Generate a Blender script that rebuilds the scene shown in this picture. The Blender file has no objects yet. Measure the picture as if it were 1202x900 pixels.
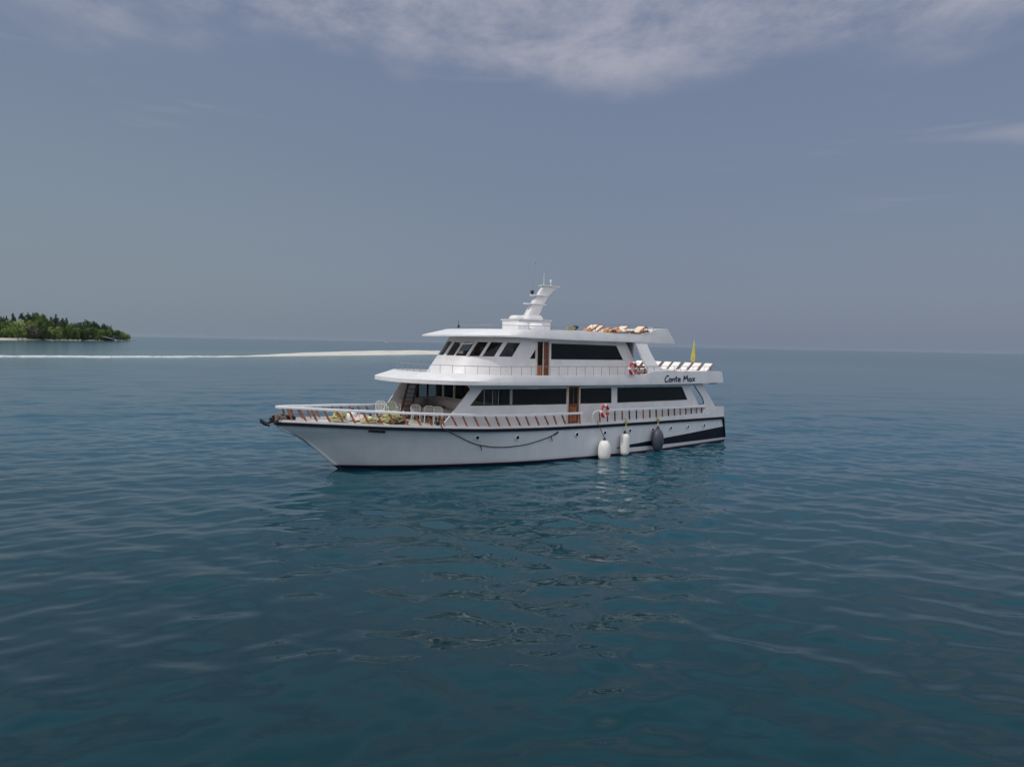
import bpy, bmesh, math, random
import numpy as np
from mathutils import Vector, Matrix
R = math.radians
rnd = random.Random(7)
SC = bpy.context.scene
COL = SC.collection

# ------------------------------------------------------------------ camera
EYE = 6.2
PITCH = math.atan((450 - 403.5) / 835.0)
ROLL = math.atan(0.0196)
fw = Vector((0, math.cos(PITCH), -math.sin(PITCH)))
up0 = Vector((0, math.sin(PITCH), math.cos(PITCH)))
rt0 = Vector((1, 0, 0))
rt = rt0 * math.cos(ROLL) + up0 * math.sin(ROLL)
up = up0 * math.cos(ROLL) - rt0 * math.sin(ROLL)
cam = bpy.data.cameras.new('camera')
cam.sensor_width = 36.0
cam.lens = 835.0 / 1202 * 36
cam.clip_start = 0.1
cam.clip_end = 60000
camo = bpy.data.objects.new('camera', cam)
COL.objects.link(camo)
camo.matrix_world = Matrix(((rt.x, up.x, -fw.x, 0), (rt.y, up.y, -fw.y, 0), (rt.z, up.z, -fw.z, EYE), (0, 0, 0, 1)))
SC.camera = camo

# ------------------------------------------------------------------ sky and sun
SUN_EL = R(46)
SH = (-0.828, -0.561)                        # horizontal direction towards the sun
SUN_AZ = math.atan2(*SH)
W = bpy.data.worlds.new('World')
SC.world = W
W.use_nodes = True
nt = W.node_tree
nt.nodes.clear()
def nd(t, kind, **kw):
    n = t.nodes.new(kind)
    for k, v in kw.items():
        setattr(n, k, v)
    return n
def mth(t, op, a, b=None, c=None, clamp=False):
    n = t.nodes.new('ShaderNodeMath'); n.operation = op; n.use_clamp = clamp
    for i, v in enumerate((a, b, c)):
        if v is None: continue
        if isinstance(v, (int, float)): n.inputs[i].default_value = v
        else: t.links.new(v, n.inputs[i])
    return n.outputs[0]
def smooth(t, v, lo, hi, a=0.0, b=1.0):
    n = t.nodes.new('ShaderNodeMapRange'); n.interpolation_type = 'SMOOTHSTEP'
    t.links.new(v, n.inputs[0])
    for i, x in zip((1, 2, 3, 4), (lo, hi, a, b)): n.inputs[i].default_value = x
    return n.outputs[0]
def mixc(t, f, a, b, mode='MIX'):
    n = t.nodes.new('ShaderNodeMix'); n.data_type = 'RGBA'; n.blend_type = mode
    for s, v in ((n.inputs[0], f), (n.inputs[6], a), (n.inputs[7], b)):
        if isinstance(v, (int, float)): s.default_value = v
        elif isinstance(v, (tuple, list)): s.default_value = (*v[:3], 1)
        else: t.links.new(v, s)
    return n.outputs[2]
sky = nd(nt, 'ShaderNodeTexSky', sky_type='NISHITA', sun_disc=False, sun_elevation=SUN_EL,
         sun_rotation=SUN_AZ, altitude=0, air_density=1.2, dust_density=3.0, ozone_density=1.5)
tc = nd(nt, 'ShaderNodeTexCoord')
sx = nd(nt, 'ShaderNodeSeparateXYZ'); nt.links.new(tc.outputs['Generated'], sx.inputs[0])
X, Y, Z = sx.outputs
zc = mth(nt, 'MAXIMUM', Z, 0.03)
# humid haze veil over the clear sky; bright zenith added as fill light
veil_low = (2.34, 2.84, 3.84)
veil_mid = (2.06, 2.56, 3.88)
zenith_fill = (22.0, 22.5, 24.5)
v1 = mixc(nt, smooth(nt, Z, 0.02, 0.40), veil_low, veil_mid)
v1 = mixc(nt, smooth(nt, Z, 0.42, 0.58), v1, (3.6, 7.0, 10.0))      # clearer blue well above the haze
v1 = mixc(nt, smooth(nt, Z, 0.72, 0.92), v1, zenith_fill)
# unseen bright sky patch added behind the viewer to fill the port shade
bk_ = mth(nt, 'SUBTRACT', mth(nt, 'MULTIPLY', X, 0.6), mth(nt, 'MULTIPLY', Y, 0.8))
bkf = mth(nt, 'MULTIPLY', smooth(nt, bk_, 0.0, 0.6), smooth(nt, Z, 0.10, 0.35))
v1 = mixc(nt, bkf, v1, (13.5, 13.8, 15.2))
left = smooth(nt, X, 0.25, -0.6)
v1 = mixc(nt, mth(nt, 'MULTIPLY', left, smooth(nt, Z, 0.5, 0.1)), v1, (1.10, 1.13, 1.02), 'MULTIPLY')
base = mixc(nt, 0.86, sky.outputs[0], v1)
# thin cloud: noise on a plane high overhead
uv = nd(nt, 'ShaderNodeCombineXYZ')
nt.links.new(mth(nt, 'DIVIDE', X, zc), uv.inputs[0]); nt.links.new(mth(nt, 'DIVIDE', Y, zc), uv.inputs[1])
def noise(t, vec, scale, detail=6, rough=0.55, dist=0.0):
    n = t.nodes.new('ShaderNodeTexNoise')
    n.inputs['Scale'].default_value = scale; n.inputs['Detail'].default_value = detail
    n.inputs['Roughness'].default_value = rough; n.inputs['Distortion'].default_value = dist
    t.links.new(vec, n.inputs['Vector']); return n.outputs['Fac']
def mapping(t, vec, loc=(0, 0, 0), rot=(0, 0, 0), sc=(1, 1, 1)):
    n = t.nodes.new('ShaderNodeMapping'); t.links.new(vec, n.inputs[0])
    n.inputs[1].default_value = loc; n.inputs[2].default_value = rot; n.inputs[3].default_value = sc
    return n.outputs[0]
muv = mapping(nt, uv.outputs[0], (4.6, 1.7, 0), (0, 0, R(12)), (1.25, 0.9, 1))
big = noise(nt, muv, 0.8, 3, 0.5, 0.0)
fine = noise(nt, muv, 3.0, 10, 0.66, 0.15)
cl = mth(nt, 'ADD', mth(nt, 'MULTIPLY', big, 0.62), mth(nt, 'MULTIPLY', fine, 0.72))
edge = mth(nt, 'ADD', Z, mth(nt, 'MULTIPLY', mth(nt, 'SUBTRACT', big, 0.5), 0.22))
cl = mth(nt, 'MULTIPLY', smooth(nt, cl, 0.49, 0.86), smooth(nt, edge, 0.315, 0.40))
# a few low streaks
m2 = mapping(nt, tc.outputs['Generated'], (0.4, 0, 0.13), (0, 0, 0), (2.6, 2.6, 26))
low = noise(nt, m2, 1.0, 5, 0.5, 0.4)
lowm = mth(nt, 'MULTIPLY', smooth(nt, low, 0.60, 0.78), mth(nt, 'MULTIPLY', smooth(nt, Z, 0.14, 0.19), smooth(nt, Z, 0.40, 0.26)))
cl = mth(nt, 'MAXIMUM', mth(nt, 'MULTIPLY', cl, 0.62), mth(nt, 'MULTIPLY', lowm, 0.32))
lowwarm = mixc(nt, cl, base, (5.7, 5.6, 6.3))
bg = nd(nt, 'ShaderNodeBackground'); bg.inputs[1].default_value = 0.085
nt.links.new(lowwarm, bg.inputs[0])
wo = nd(nt, 'ShaderNodeOutputWorld'); nt.links.new(bg.outputs[0], wo.inputs[0])

sun = bpy.data.lights.new('sun', 'SUN')
sun.energy = 1.75; sun.angle = R(2.0); sun.color = (1.0, 0.93, 0.86)
so = bpy.data.objects.new('sun', sun); COL.objects.link(so)
sd = Vector((SH[0] * math.cos(SUN_EL), SH[1] * math.cos(SUN_EL), math.sin(SUN_EL))).normalized()
so.rotation_euler = sd.to_track_quat('Z', 'Y').to_euler()
so.location = (-40, -20, 60)
VS = SC.view_settings
VS.view_transform = 'Standard'; VS.look = 'None'; VS.exposure = 0.0; VS.gamma = 1.0; VS.use_curve_mapping = False

# ------------------------------------------------------------------ materials
def mat(name, color, rough=0.5, metal=0.0, var=0.0, vscale=3.0, bump=0.0, bscale=40.0, spec=0.5, sss=None):
    m = bpy.data.materials.new(name); m.use_nodes = True
    t = m.node_tree; p = t.nodes['Principled BSDF']
    p.inputs['Base Color'].default_value = (*color, 1)
    p.inputs['Roughness'].default_value = rough; p.inputs['Metallic'].default_value = metal
    p.inputs['Specular IOR Level'].default_value = spec
    tcn = nd(t, 'ShaderNodeTexCoord')
    if var > 0:
        f = noise(t, tcn.outputs['Object'], vscale, 6, 0.6, 0.2)
        d = tuple(c * (1 - var) for c in color); l = tuple(min(1, c * (1 + var)) for c in color)
        t.links.new(mixc(t, smooth(t, f, 0.3, 0.7), d, l), p.inputs['Base Color'])
    if bump > 0:
        b = nd(t, 'ShaderNodeBump'); b.inputs['Strength'].default_value = bump; b.inputs['Distance'].default_value = 0.02
        t.links.new(noise(t, tcn.outputs['Object'], bscale, 4, 0.6), b.inputs['Height'])
        t.links.new(b.outputs[0], p.inputs['Normal'])
    return m
WHITE = mat('white_paint', (0.74, 0.72, 0.705), 0.42, var=0.06, vscale=1.3, bump=0.05, bscale=9)
CEIL = mat('lining_paint', (0.62, 0.58, 0.56), 0.55, var=0.06, vscale=1.5)
TRIMW = mat('rail_white', (0.80, 0.79, 0.78), 0.3, var=0.03)
NAVY = mat('navy_paint', (0.008, 0.010, 0.018), 0.55, var=0.2, vscale=2, spec=0.2)
LETTER = mat('letter_paint', (0.012, 0.018, 0.05), 0.4, var=0.1)
WOOD = mat('varnished_wood', (0.33, 0.105, 0.040), 0.4, var=0.35, vscale=7, bump=0.2)
DOORW = mat('door_wood', (0.16, 0.055, 0.028), 0.42, var=0.3, vscale=6, bump=0.2)
DARKW = mat('dark_wood', (0.055, 0.018, 0.014), 0.45, var=0.3, vscale=6)
DECK = mat('deck_paint', (0.60, 0.55, 0.50), 0.6, var=0.10, vscale=2.5, bump=0.1)
BENCH = mat('bench_vinyl', (0.62, 0.54, 0.50), 0.5, var=0.08)
GREYC = mat('grey_cushion', (0.25, 0.23, 0.23), 0.8, var=0.15)
CUSH = mat('white_cushion', (0.82, 0.79, 0.74), 0.85, var=0.06, vscale=5, bump=0.15, bscale=14)
ORANGE = mat('orange_towel', (0.58, 0.31, 0.15), 0.9, var=0.30, vscale=6, bump=0.3, bscale=20)
TANC = mat('tan_cushion', (0.74, 0.60, 0.46), 0.85, var=0.15, vscale=6)
BLACKGL = mat('dark_glass', (0.006, 0.007, 0.008), 0.06, spec=0.35, var=0.3, vscale=0.7)
GASKET = mat('window_rubber', (0.03, 0.025, 0.022), 0.6, var=0.2)
FENDW = mat('fender_vinyl', (0.78, 0.76, 0.71), 0.45, var=0.07, vscale=5, bump=0.08)
FENDB = mat('fender_cover', (0.050, 0.055, 0.075), 0.45, var=0.25, vscale=9, bump=0.2)
BLACKR = mat('black_rubber', (0.02, 0.02, 0.022), 0.6, var=0.2)
DROPE = mat('dark_rope', (0.045, 0.045, 0.040), 0.9, var=0.3, vscale=30)
YROPE = mat('yellow_rope', (0.40, 0.37, 0.17), 0.85, var=0.35, vscale=12, bump=0.3)
BROPE = mat('brown_rope', (0.16, 0.12, 0.10), 0.95, var=0.4, vscale=14, bump=0.5)
RED = mat('red_orange', (0.55, 0.035, 0.020), 0.45, var=0.12)
STEEL = mat('steel_tube', (0.42, 0.42, 0.43), 0.35, metal=0.7, var=0.1)
GREYRAIL = mat('grey_rail', (0.26, 0.27, 0.30), 0.45, var=0.1)
PLAST = mat('white_plastic', (0.62, 0.62, 0.58), 0.4, var=0.05)
GPLAST = mat('green_plastic', (0.30, 0.42, 0.28), 0.45, var=0.1)
YCLOTH = mat('yellow_cloth', (0.50, 0.46, 0.11), 0.85, var=0.18, vscale=4)
IRON = mat('anchor_iron', (0.030, 0.027, 0.027), 0.6, metal=0.4, var=0.4, vscale=9)
BROWNIN = mat('brown_panelling', (0.11, 0.055, 0.040), 0.55, var=0.3, vscale=3)

def glass_mat():
    m = bpy.data.materials.new('tinted_glass'); m.use_nodes = True; t = m.node_tree; t.nodes.clear()
    tr = nd(t, 'ShaderNodeBsdfTransparent'); tr.inputs[0].default_value = (0.50, 0.50, 0.49, 1)
    gl = nd(t, 'ShaderNodeBsdfGlossy'); gl.inputs['Roughness'].default_value = 0.02
    gl.inputs[0].default_value = (0.8, 0.8, 0.8, 1)
    fr = nd(t, 'ShaderNodeFresnel'); fr.inputs[0].default_value = 1.4
    mx = nd(t, 'ShaderNodeMixShader'); o = nd(t, 'ShaderNodeOutputMaterial')
    t.links.new(fr.outputs[0], mx.inputs[0]); t.links.new(tr.outputs[0], mx.inputs[1]); t.links.new(gl.outputs[0], mx.inputs[2])
    t.links.new(mx.outputs[0], o.inputs[0]); return m
GLASS = glass_mat()

def hull_mat():
    m = mat('hull_paint', (0.70, 0.70, 0.70), 0.30, bump=0.05, bscale=6)
    t = m.node_tree; p = t.nodes['Principled BSDF']
    c = nd(t, 'ShaderNodeTexCoord'); s = nd(t, 'ShaderNodeSeparateXYZ'); t.links.new(c.outputs['Object'], s.inputs[0])
    # boot top rises towards the bow
    q = mth(t, 'DIVIDE', s.outputs[0], 26.0)
    lim = mth(t, 'ADD', mth(t, 'MULTIPLY', mth(t, 'POWER', mth(t, 'MAXIMUM', q, 0.001), 1.6), 0.20), 0.06)
    above = mth(t, 'SUBTRACT', s.outputs[2], lim)
    n1 = noise(t, mapping(t, c.outputs['Object'], sc=(1.2, 1.2, 0.35)), 1.6, 7, 0.6, 0.2)
    wht = mixc(t, smooth(t, n1, 0.35, 0.75), (0.73, 0.735, 0.74), (0.66, 0.675, 0.68))
    # weed and rust runs, thin vertical streaks
    n2 = noise(t, mapping(t, c.outputs['Object'], sc=(9, 9, 0.7)), 1.0, 4, 0.6)
    wht = mixc(t, mth(t, 'MULTIPLY', smooth(t, n2, 0.62, 0.78), 0.35), wht, (0.52, 0.50, 0.45))
    # damp stained belt just over the boot top
    wht = mixc(t, mth(t, 'MULTIPLY', smooth(t, mth(t, 'ADD', above, mth(t, 'MULTIPLY', n1, 0.25)), 0.32, 0.10), 0.35), wht, (0.46, 0.48, 0.44))
    red = mixc(t, mth(t, 'GREATER_THAN', above, 0.0), (0.16, 0.015, 0.05), wht)
    col = mixc(t, mth(t, 'GREATER_THAN', above, -0.035), (0.008, 0.018, 0.035), red)
    t.links.new(col, p.inputs['Base Color'])
    return m
HULLM = hull_mat()

# ------------------------------------------------------------------ mesh helpers
class MB:
    def __init__(self): self.v = []; self.f = []
    def add(self, vs, fs):
        o = len(self.v); self.v += [tuple(v) for v in vs]; self.f += [tuple(i + o for i in f) for f in fs]; return self
    def box(self, c, s, rz=0.0, ry=0.0, rx=0.0):
        M = Matrix.Translation(c) @ Matrix.Rotation(rz, 4, 'Z') @ Matrix.Rotation(ry, 4, 'Y') @ Matrix.Rotation(rx, 4, 'X')
        vs = [M @ Vector((x * s[0] / 2, y * s[1] / 2, z * s[2] / 2)) for x in (-1, 1) for y in (-1, 1) for z in (-1, 1)]
        return self.add(vs, [(0, 1, 3, 2), (4, 6, 7, 5), (0, 4, 5, 1), (2, 3, 7, 6), (0, 2, 6, 4), (1, 5, 7, 3)])
    def rings(self, rings, closed=True, caps=True):
        n = len(rings[0]); vs = [p for r in rings for p in r]; fs = []
        for i in range(len(rings) - 1):
            for j in range(n if closed else n - 1):
                a = i * n + j; b = i * n + (j + 1) % n
                fs.append((a, b, b + n, a + n))
        if caps and closed:
            fs.append(tuple(range(n))[::-1]); fs.append(tuple(range((len(rings) - 1) * n, len(rings) * n)))
        return self.add(vs, fs)
    def tube(self, pts, r, seg=8, caps=True, closed_path=False, flat=1.0):
        pts = [Vector(p) for p in pts]; rr = r if isinstance(r, (list, tuple)) else [r] * len(pts)
        rings = []; prev = None; N = len(pts)
        for i, p in enumerate(pts):
            a = pts[(i - 1) % N] if (i > 0 or closed_path) else p; b = pts[(i + 1) % N] if (i < N - 1 or closed_path) else p
            d = (b - a).normalized()
            if prev is None:
                x = d.orthogonal().normalized()
                if abs(d.z) < 0.95: x = d.cross(Vector((0, 0, 1))).normalized()
            else:
                x = (prev - d * prev.dot(d)).normalized()
            prev = x; y = d.cross(x)
            rings.append([p + x * math.cos(2 * math.pi * k / seg) * rr[i] + y * math.sin(2 * math.pi * k / seg) * rr[i] * flat for k in range(seg)])
        if closed_path:
            rings.append(rings[0]); return self.rings(rings, caps=False)
        return self.rings(rings, caps=caps)
    def lathe(self, prof, seg=20, c=(0, 0, 0), M=None):
        rings = []
        for r, z in prof:
            ring = [Vector((r * math.cos(2 * math.pi * k / seg), r * math.sin(2 * math.pi * k / seg), z)) for k in range(seg)]
            if M is not None: ring = [M @ q for q in ring]
            rings.append([q + Vector(c) for q in ring])
        return self.rings(rings)
    def prism(self, poly, a, b, axis='y'):
        # poly in the (x,z) plane [axis y], extruded from a to b
        n = len(poly)
        def P(p, h): return (p[0], h, p[1]) if axis == 'y' else ((h, p[0], p[1]) if axis == 'x' else (p[0], p[1], h))
        vs = [P(p, a) for p in poly] + [P(p, b) for p in poly]
        fs = [tuple(range(n)), tuple(range(2 * n - 1, n - 1, -1))] + [(i, i + n, (i + 1) % n + n, (i + 1) % n) for i in range(n)]
        return self.add(vs, fs)
    def build(self, name, m, parent=None, smooth=False, bevel=0.0, ang=35):
        me = bpy.data.meshes.new(name); me.from_pydata(self.v, [], self.f)
        bm = bmesh.new(); bm.from_mesh(me)
        bmesh.ops.recalc_face_normals(bm, faces=bm.faces)
        if bevel > 0:
            es = [e for e in bm.edges if len(e.link_faces) == 2 and e.calc_face_angle(0) > R(50)]
            bmesh.ops.bevel(bm, geom=es, offset=bevel, segments=2, affect='EDGES', clamp_overlap=True)
        bm.to_mesh(me); bm.free()
        return link(name, me, m, parent, smooth, ang)
def link(name, me, m, parent=None, smooth=False, ang=35):
    if m is not None: me.materials.append(m)
    if smooth:
        for p in me.polygons: p.use_smooth = True
        try: me.set_sharp_from_angle(angle=R(ang))
        except Exception: pass
    o = bpy.data.objects.new(name, me); COL.objects.link(o); o.parent = parent
    return o
def tag(o, label=None, cat=None, group=None, kind=None):
    for k, v in (('label', label), ('category', cat), ('group', group), ('kind', kind)):
        if v: o[k] = v
    return o
BO = Vector((12.768, 49.887, 0)); BR = R(180 + 37.2885)
BU = Vector((math.cos(BR), math.sin(BR), 0)); BN = Vector((-math.sin(BR), math.cos(BR), 0))
def wp(s, t, z=0): return BO + BU * s + BN * t + Vector((0, 0, z))      # boat station, port offset, height -> world
def empty(name, loc, rz=0.0, label=None, cat=None, group=None):
    o = bpy.data.objects.new(name, None); o.empty_display_size = 0.3; COL.objects.link(o)
    o.location = loc; o.rotation_euler = (0, 0, rz); return tag(o, label, cat, group)
def copy_tree(o, parent=None):
    c = o.copy(); COL.objects.link(c); c.parent = parent
    for ch in list(o.children): copy_tree(ch, c)
    return c

# ------------------------------------------------------------------ sea
def sea_surface():
    def axis(dense_lo, dense_hi, d0, g, far_lo, far_hi):
        a = list(np.arange(dense_lo, dense_hi, d0)); d = d0
        while a[-1] < far_hi: d *= g; a.append(a[-1] + d)
        b = []; d = d0; x = dense_lo
        while x > far_lo: d *= g; x -= d; b.append(x)
        return np.array(b[::-1] + a)
    xs = axis(-24, 26, 0.115, 1.03, -14000, 14000)
    ys = axis(8, 54, 0.115, 1.022, -3000, 14000)
    XX, YY = np.meshgrid(xs, ys)
    dx = np.gradient(xs)[None, :] * np.ones_like(YY); dy = np.gradient(ys)[:, None] * np.ones_like(XX)
    rg = np.random.RandomState(11); ZZ = np.zeros_like(XX); LOST = np.zeros_like(XX)
    # patches of livelier and calmer water
    calm = 0.75 + 0.25 * np.sin(XX * 0.045 + 1.3 * np.sin(YY * 0.03)) * np.sin(YY * 0.06 + 0.7)
    for i in range(150):
        lam = 0.52 * (12.0 / 0.52) ** rg.rand() ; k = 2 * math.pi / lam
        th = R(90 + (26 if rg.rand() < 0.55 else -24)) + rg.randn() * 0.30 if lam < 5 else R(108) + rg.randn() * 0.3
        kx, ky = k * math.cos(th), k * math.sin(th)
        slope = 0.0160 if lam < 1.8 else (0.0115 if lam < 3.5 else 0.0058)
        att = np.clip((2.1 - np.maximum(np.abs(kx) * dx, np.abs(ky) * dy)) / 0.8, 0, 1)
        LOST += (1 - att ** 2) * slope ** 2 / 2      # slope variance too fine for the mesh here
        ph = kx * XX + ky * YY + rg.rand() * 6.28
        ZZ += (slope / k) * att * np.sin(ph + 0.5 * np.sin(0.13 * XX * math.sin(th) + i)) * (calm if lam < 3 else 1)
    ny, nx = XX.shape
    co = np.stack([XX, YY, ZZ], -1).reshape(-1, 3).astype(np.float32)
    me = bpy.data.meshes.new('sea'); me.vertices.add(nx * ny); me.vertices.foreach_set('co', co.ravel())
    idx = np.arange(nx * ny).reshape(ny, nx)
    q = np.stack([idx[:-1, :-1], idx[:-1, 1:], idx[1:, 1:], idx[1:, :-1]], -1).reshape(-1, 4).astype(np.int32)
    me.loops.add(q.size); me.loops.foreach_set('vertex_index', q.ravel())
    me.polygons.add(len(q)); me.polygons.foreach_set('loop_start', np.arange(0, q.size, 4, dtype=np.int32))
    me.polygons.foreach_set('use_smooth', np.ones(len(q), bool))
    me.update(); me.validate()
    at = me.attributes.new('unresolved', 'FLOAT', 'POINT'); at.data.foreach_set('value', np.sqrt(np.sqrt(2 * LOST + 1e-6)).ravel().astype(np.float32))
    m = bpy.data.materials.new('sea_water'); m.use_nodes = True; t = m.node_tree; p = t.nodes['Principled BSDF']
    g = nd(t, 'ShaderNodeNewGeometry'); P = g.outputs['Position']
    s = nd(t, 'ShaderNodeSeparateXYZ'); t.links.new(P, s.inputs[0])
    # shallows around the sand spit are turquoise
    deep = mixc(t, smooth(t, noise(t, P, 0.035, 4, 0.5, 0.3), 0.3, 0.7), (0.0008, 0.0210, 0.0260), (0.0012, 0.0265, 0.0325))
    # paler blue painted into mid-distance water colour, standing in for brighter reflected sky
    deep = mixc(t, smooth(t, mth(t, 'ADD', s.outputs[1], mth(t, 'MULTIPLY', noise(t, P, 0.05, 3), 14)), 14, 58), deep, (0.012, 0.074, 0.108))
    ax = mth(t, 'DIVIDE', mth(t, 'ADD', mth(t, 'ADD', s.outputs[0], 92), mth(t, 'MULTIPLY', mth(t, 'SUBTRACT', s.outputs[1], 250), -0.35)), 105.0)
    ay = mth(t, 'DIVIDE', mth(t, 'SUBTRACT', s.outputs[1], 300), 150.0)
    wob = mth(t, 'MULTIPLY', mth(t, 'SUBTRACT', noise(t, P, 0.02, 4, 0.6), 0.5), 1.1)
    rr = mth(t, 'ADD', mth(t, 'SQRT', mth(t, 'ADD', mth(t, 'MULTIPLY', ax, ax), mth(t, 'MULTIPLY', ay, ay))), wob)
    bx = mth(t, 'DIVIDE', mth(t, 'SUBTRACT', s.outputs[0], 90), 70.0); by = mth(t, 'DIVIDE', mth(t, 'SUBTRACT', s.outputs[1], 240), 70.0)
    r2 = mth(t, 'ADD', mth(t, 'SQRT', mth(t, 'ADD', mth(t, 'MULTIPLY', bx, bx), mth(t, 'MULTIPLY', by, by))), wob)
    sh = mth(t, 'MAXIMUM', smooth(t, rr, 1.25, 0.55), mth(t, 'MULTIPLY', smooth(t, r2, 1.1, 0.3), 0.45))
    col = mixc(t, sh, deep, (0.05, 0.12, 0.125))
    t.links.new(col, p.inputs['Base Color'])
    an = nd(t, 'ShaderNodeAttribute', attribute_name='unresolved'); t.links.new(mth(t, 'MINIMUM', mth(t, 'MAXIMUM', an.outputs['Fac'], 0.006), 0.13), p.inputs['Roughness']); p.inputs['IOR'].default_value = 1.333
    # small ripples below the mesh size; wind lanes
    mp = mapping(t, P, rot=(0, 0, R(8)), sc=(0.8, 1.35, 1.0))
    lanes = noise(t, mapping(t, P, rot=(0, 0, R(-6)), sc=(0.012, 0.05, 1)), 1.0, 3, 0.5)
    a = noise(t, mp, 1.5, 3, 0.5, 0.6); b = noise(t, mp, 5.5, 3, 0.55, 0.4)
    h = mth(t, 'ADD', mth(t, 'MULTIPLY', a, 1.0), mth(t, 'MULTIPLY', mth(t, 'MULTIPLY', b, 0.16), smooth(t, lanes, 0.35, 0.65, 0.25, 1.0)))
    bp = nd(t, 'ShaderNodeBump'); bp.inputs['Strength'].default_value = 1.0; bp.inputs['Distance'].default_value = 0.012
    t.links.new(h, bp.inputs['Height']); t.links.new(bp.outputs[0], p.inputs['Normal'])
    tag(link('sea', me, m), kind='structure')
sea_surface()

# ------------------------------------------------------------------ sand spit and surf
def lerp_tab(x, xs, ys): return float(np.interp(x, xs, ys))
def spit():
    # long low mound; centre line runs away to the right
    pts = [(-96, 232, 1.5), (-92, 258, 5), (-86, 290, 12), (-78, 325, 19), (-66, 365, 24), (-52, 410, 24), (-38, 460, 16), (-30, 500, 4)]
    m = MB(); rings = []; n = 15; rg = random.Random(3)
    for i in range(len(pts) - 1):
        for k in range(8):
            f = k / 8; x, y, w_ = (pts[i][j] * (1 - f) + pts[i + 1][j] * f for j in range(3))
            w_ *= 1 + 0.10 * math.sin(i * 8 + k) + 0.06 * rg.uniform(-1, 1); ring = []
            for j in range(n):
                a = -1 + 2 * j / (n - 1)
                ring.append((x + a * w_, y - a * 5, -0.15 + (0.14 + 0.055 * w_) * (1 - abs(a) ** 1.7) + 0.02 * rg.uniform(-1, 1)))
            rings.append(ring)
    m.rings(rings, closed=False)
    sand = mat('sand', (0.54, 0.51, 0.44), 0.95, var=0.16, vscale=0.12, bump=0.4, bscale=2)
    tag(m.build('sandbank', sand, smooth=True), kind='structure')
    # surf: broken white water along the reef edge, many small lumps of foam of uneven width
    f = MB(); line = [(-175, 168), (-150, 188), (-125, 206), (-108, 222), (-98, 236), (-93, 252)]
    segs = 420; L = len(line) - 1
    for i in range(segs):
        q = i / segs * L; a = int(q); fr = q - a
        x = line[a][0] * (1 - fr) + line[a + 1][0] * fr; y = line[a][1] * (1 - fr) + line[a + 1][1] * fr
        wd = 1.0 if i < 260 else max(0.12, 1 - (i - 260) / 150)
        if rg.random() < 0.12: continue
        for k in range(rg.randint(3, 9)):
            ox = rg.gauss(0, 0.35); off = rg.uniform(-1, 1) * (3.6 + 1.6 * math.sin(i * .11) * math.sin(i * .037 + 1)) * wd + 1.6 * math.sin(i * 0.09) + 1.2 * math.sin(i * .023)
            r = rg.uniform(0.25, 1.1) * (0.5 + 0.5 * wd); hgt = rg.uniform(0.10, 0.30) * (0.6 + 0.4 * wd)
            cx, cy = x + ox + off * -0.55, y + off * 0.83
            ns = 7; base = [(cx + r * (0.7 + 0.5 * rg.random()) * math.cos(6.283 * j / ns) * 1.5, cy + r * (0.7 + 0.5 * rg.random()) * math.sin(6.283 * j / ns), -0.05) for j in range(ns)]
            top = [(cx + (p[0] - cx) * 0.55, cy + (p[1] - cy) * 0.55, hgt * rg.uniform(0.7, 1.1)) for p in base]
            f.rings([base, top])
    foam = mat('foam', (0.50, 0.52, 0.52), 0.9, var=0.15, vscale=0.5)
    tag(f.build('surf', foam, smooth=True), kind='stuff', cat='surf', label='white line of breaking surf running from the left edge to the sandbank')
spit()

# ------------------------------------------------------------------ island
def island():
    shore = [(-720, 676), (-640, 690), (-560, 700), (-508, 716), (-496, 770), (-492, 822), (-520, 880), (-556, 960), (-590, 1040), (-606, 1092), (-625, 1100), (-680, 1060), (-800, 980), (-900, 820)]
    c = Vector((-660, 860, 0)); m = MB(); rings = []
    for f, z in ((1.0, -0.4), (0.99, 0.5), (0.965, 1.3), (0.9, 2.6), (0.75, 5.0), (0.5, 9.0), (0.2, 11.0)):
        rings.append([(c.x + (x - c.x) * f + rnd.uniform(-1, 1), c.y + (y - c.y) * f + rnd.uniform(-1, 1), z + rnd.uniform(-.1, .1)) for x, y in shore])
    m.rings(rings)
    g = mat('island_ground', (0.12, 0.13, 0.06), 0.95, var=0.3, vscale=0.1)
    t = g.node_tree; p = t.nodes['Principled BSDF']; gg = nd(t, 'ShaderNodeNewGeometry'); s = nd(t, 'ShaderNodeSeparateXYZ')
    t.links.new(gg.outputs['Position'], s.inputs[0])
    n = noise(t, gg.outputs['Position'], 0.08, 4)
    t.links.new(mixc(t, smooth(t, mth(t, 'ADD', s.outputs[2], mth(t, 'MULTIPLY', n, 1.4)), 1.6, 2.8), (0.46, 0.42, 0.34), (0.07, 0.085, 0.03)), p.inputs['Base Color'])
    tag(m.build('island', g), kind='structure')
island()

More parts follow.
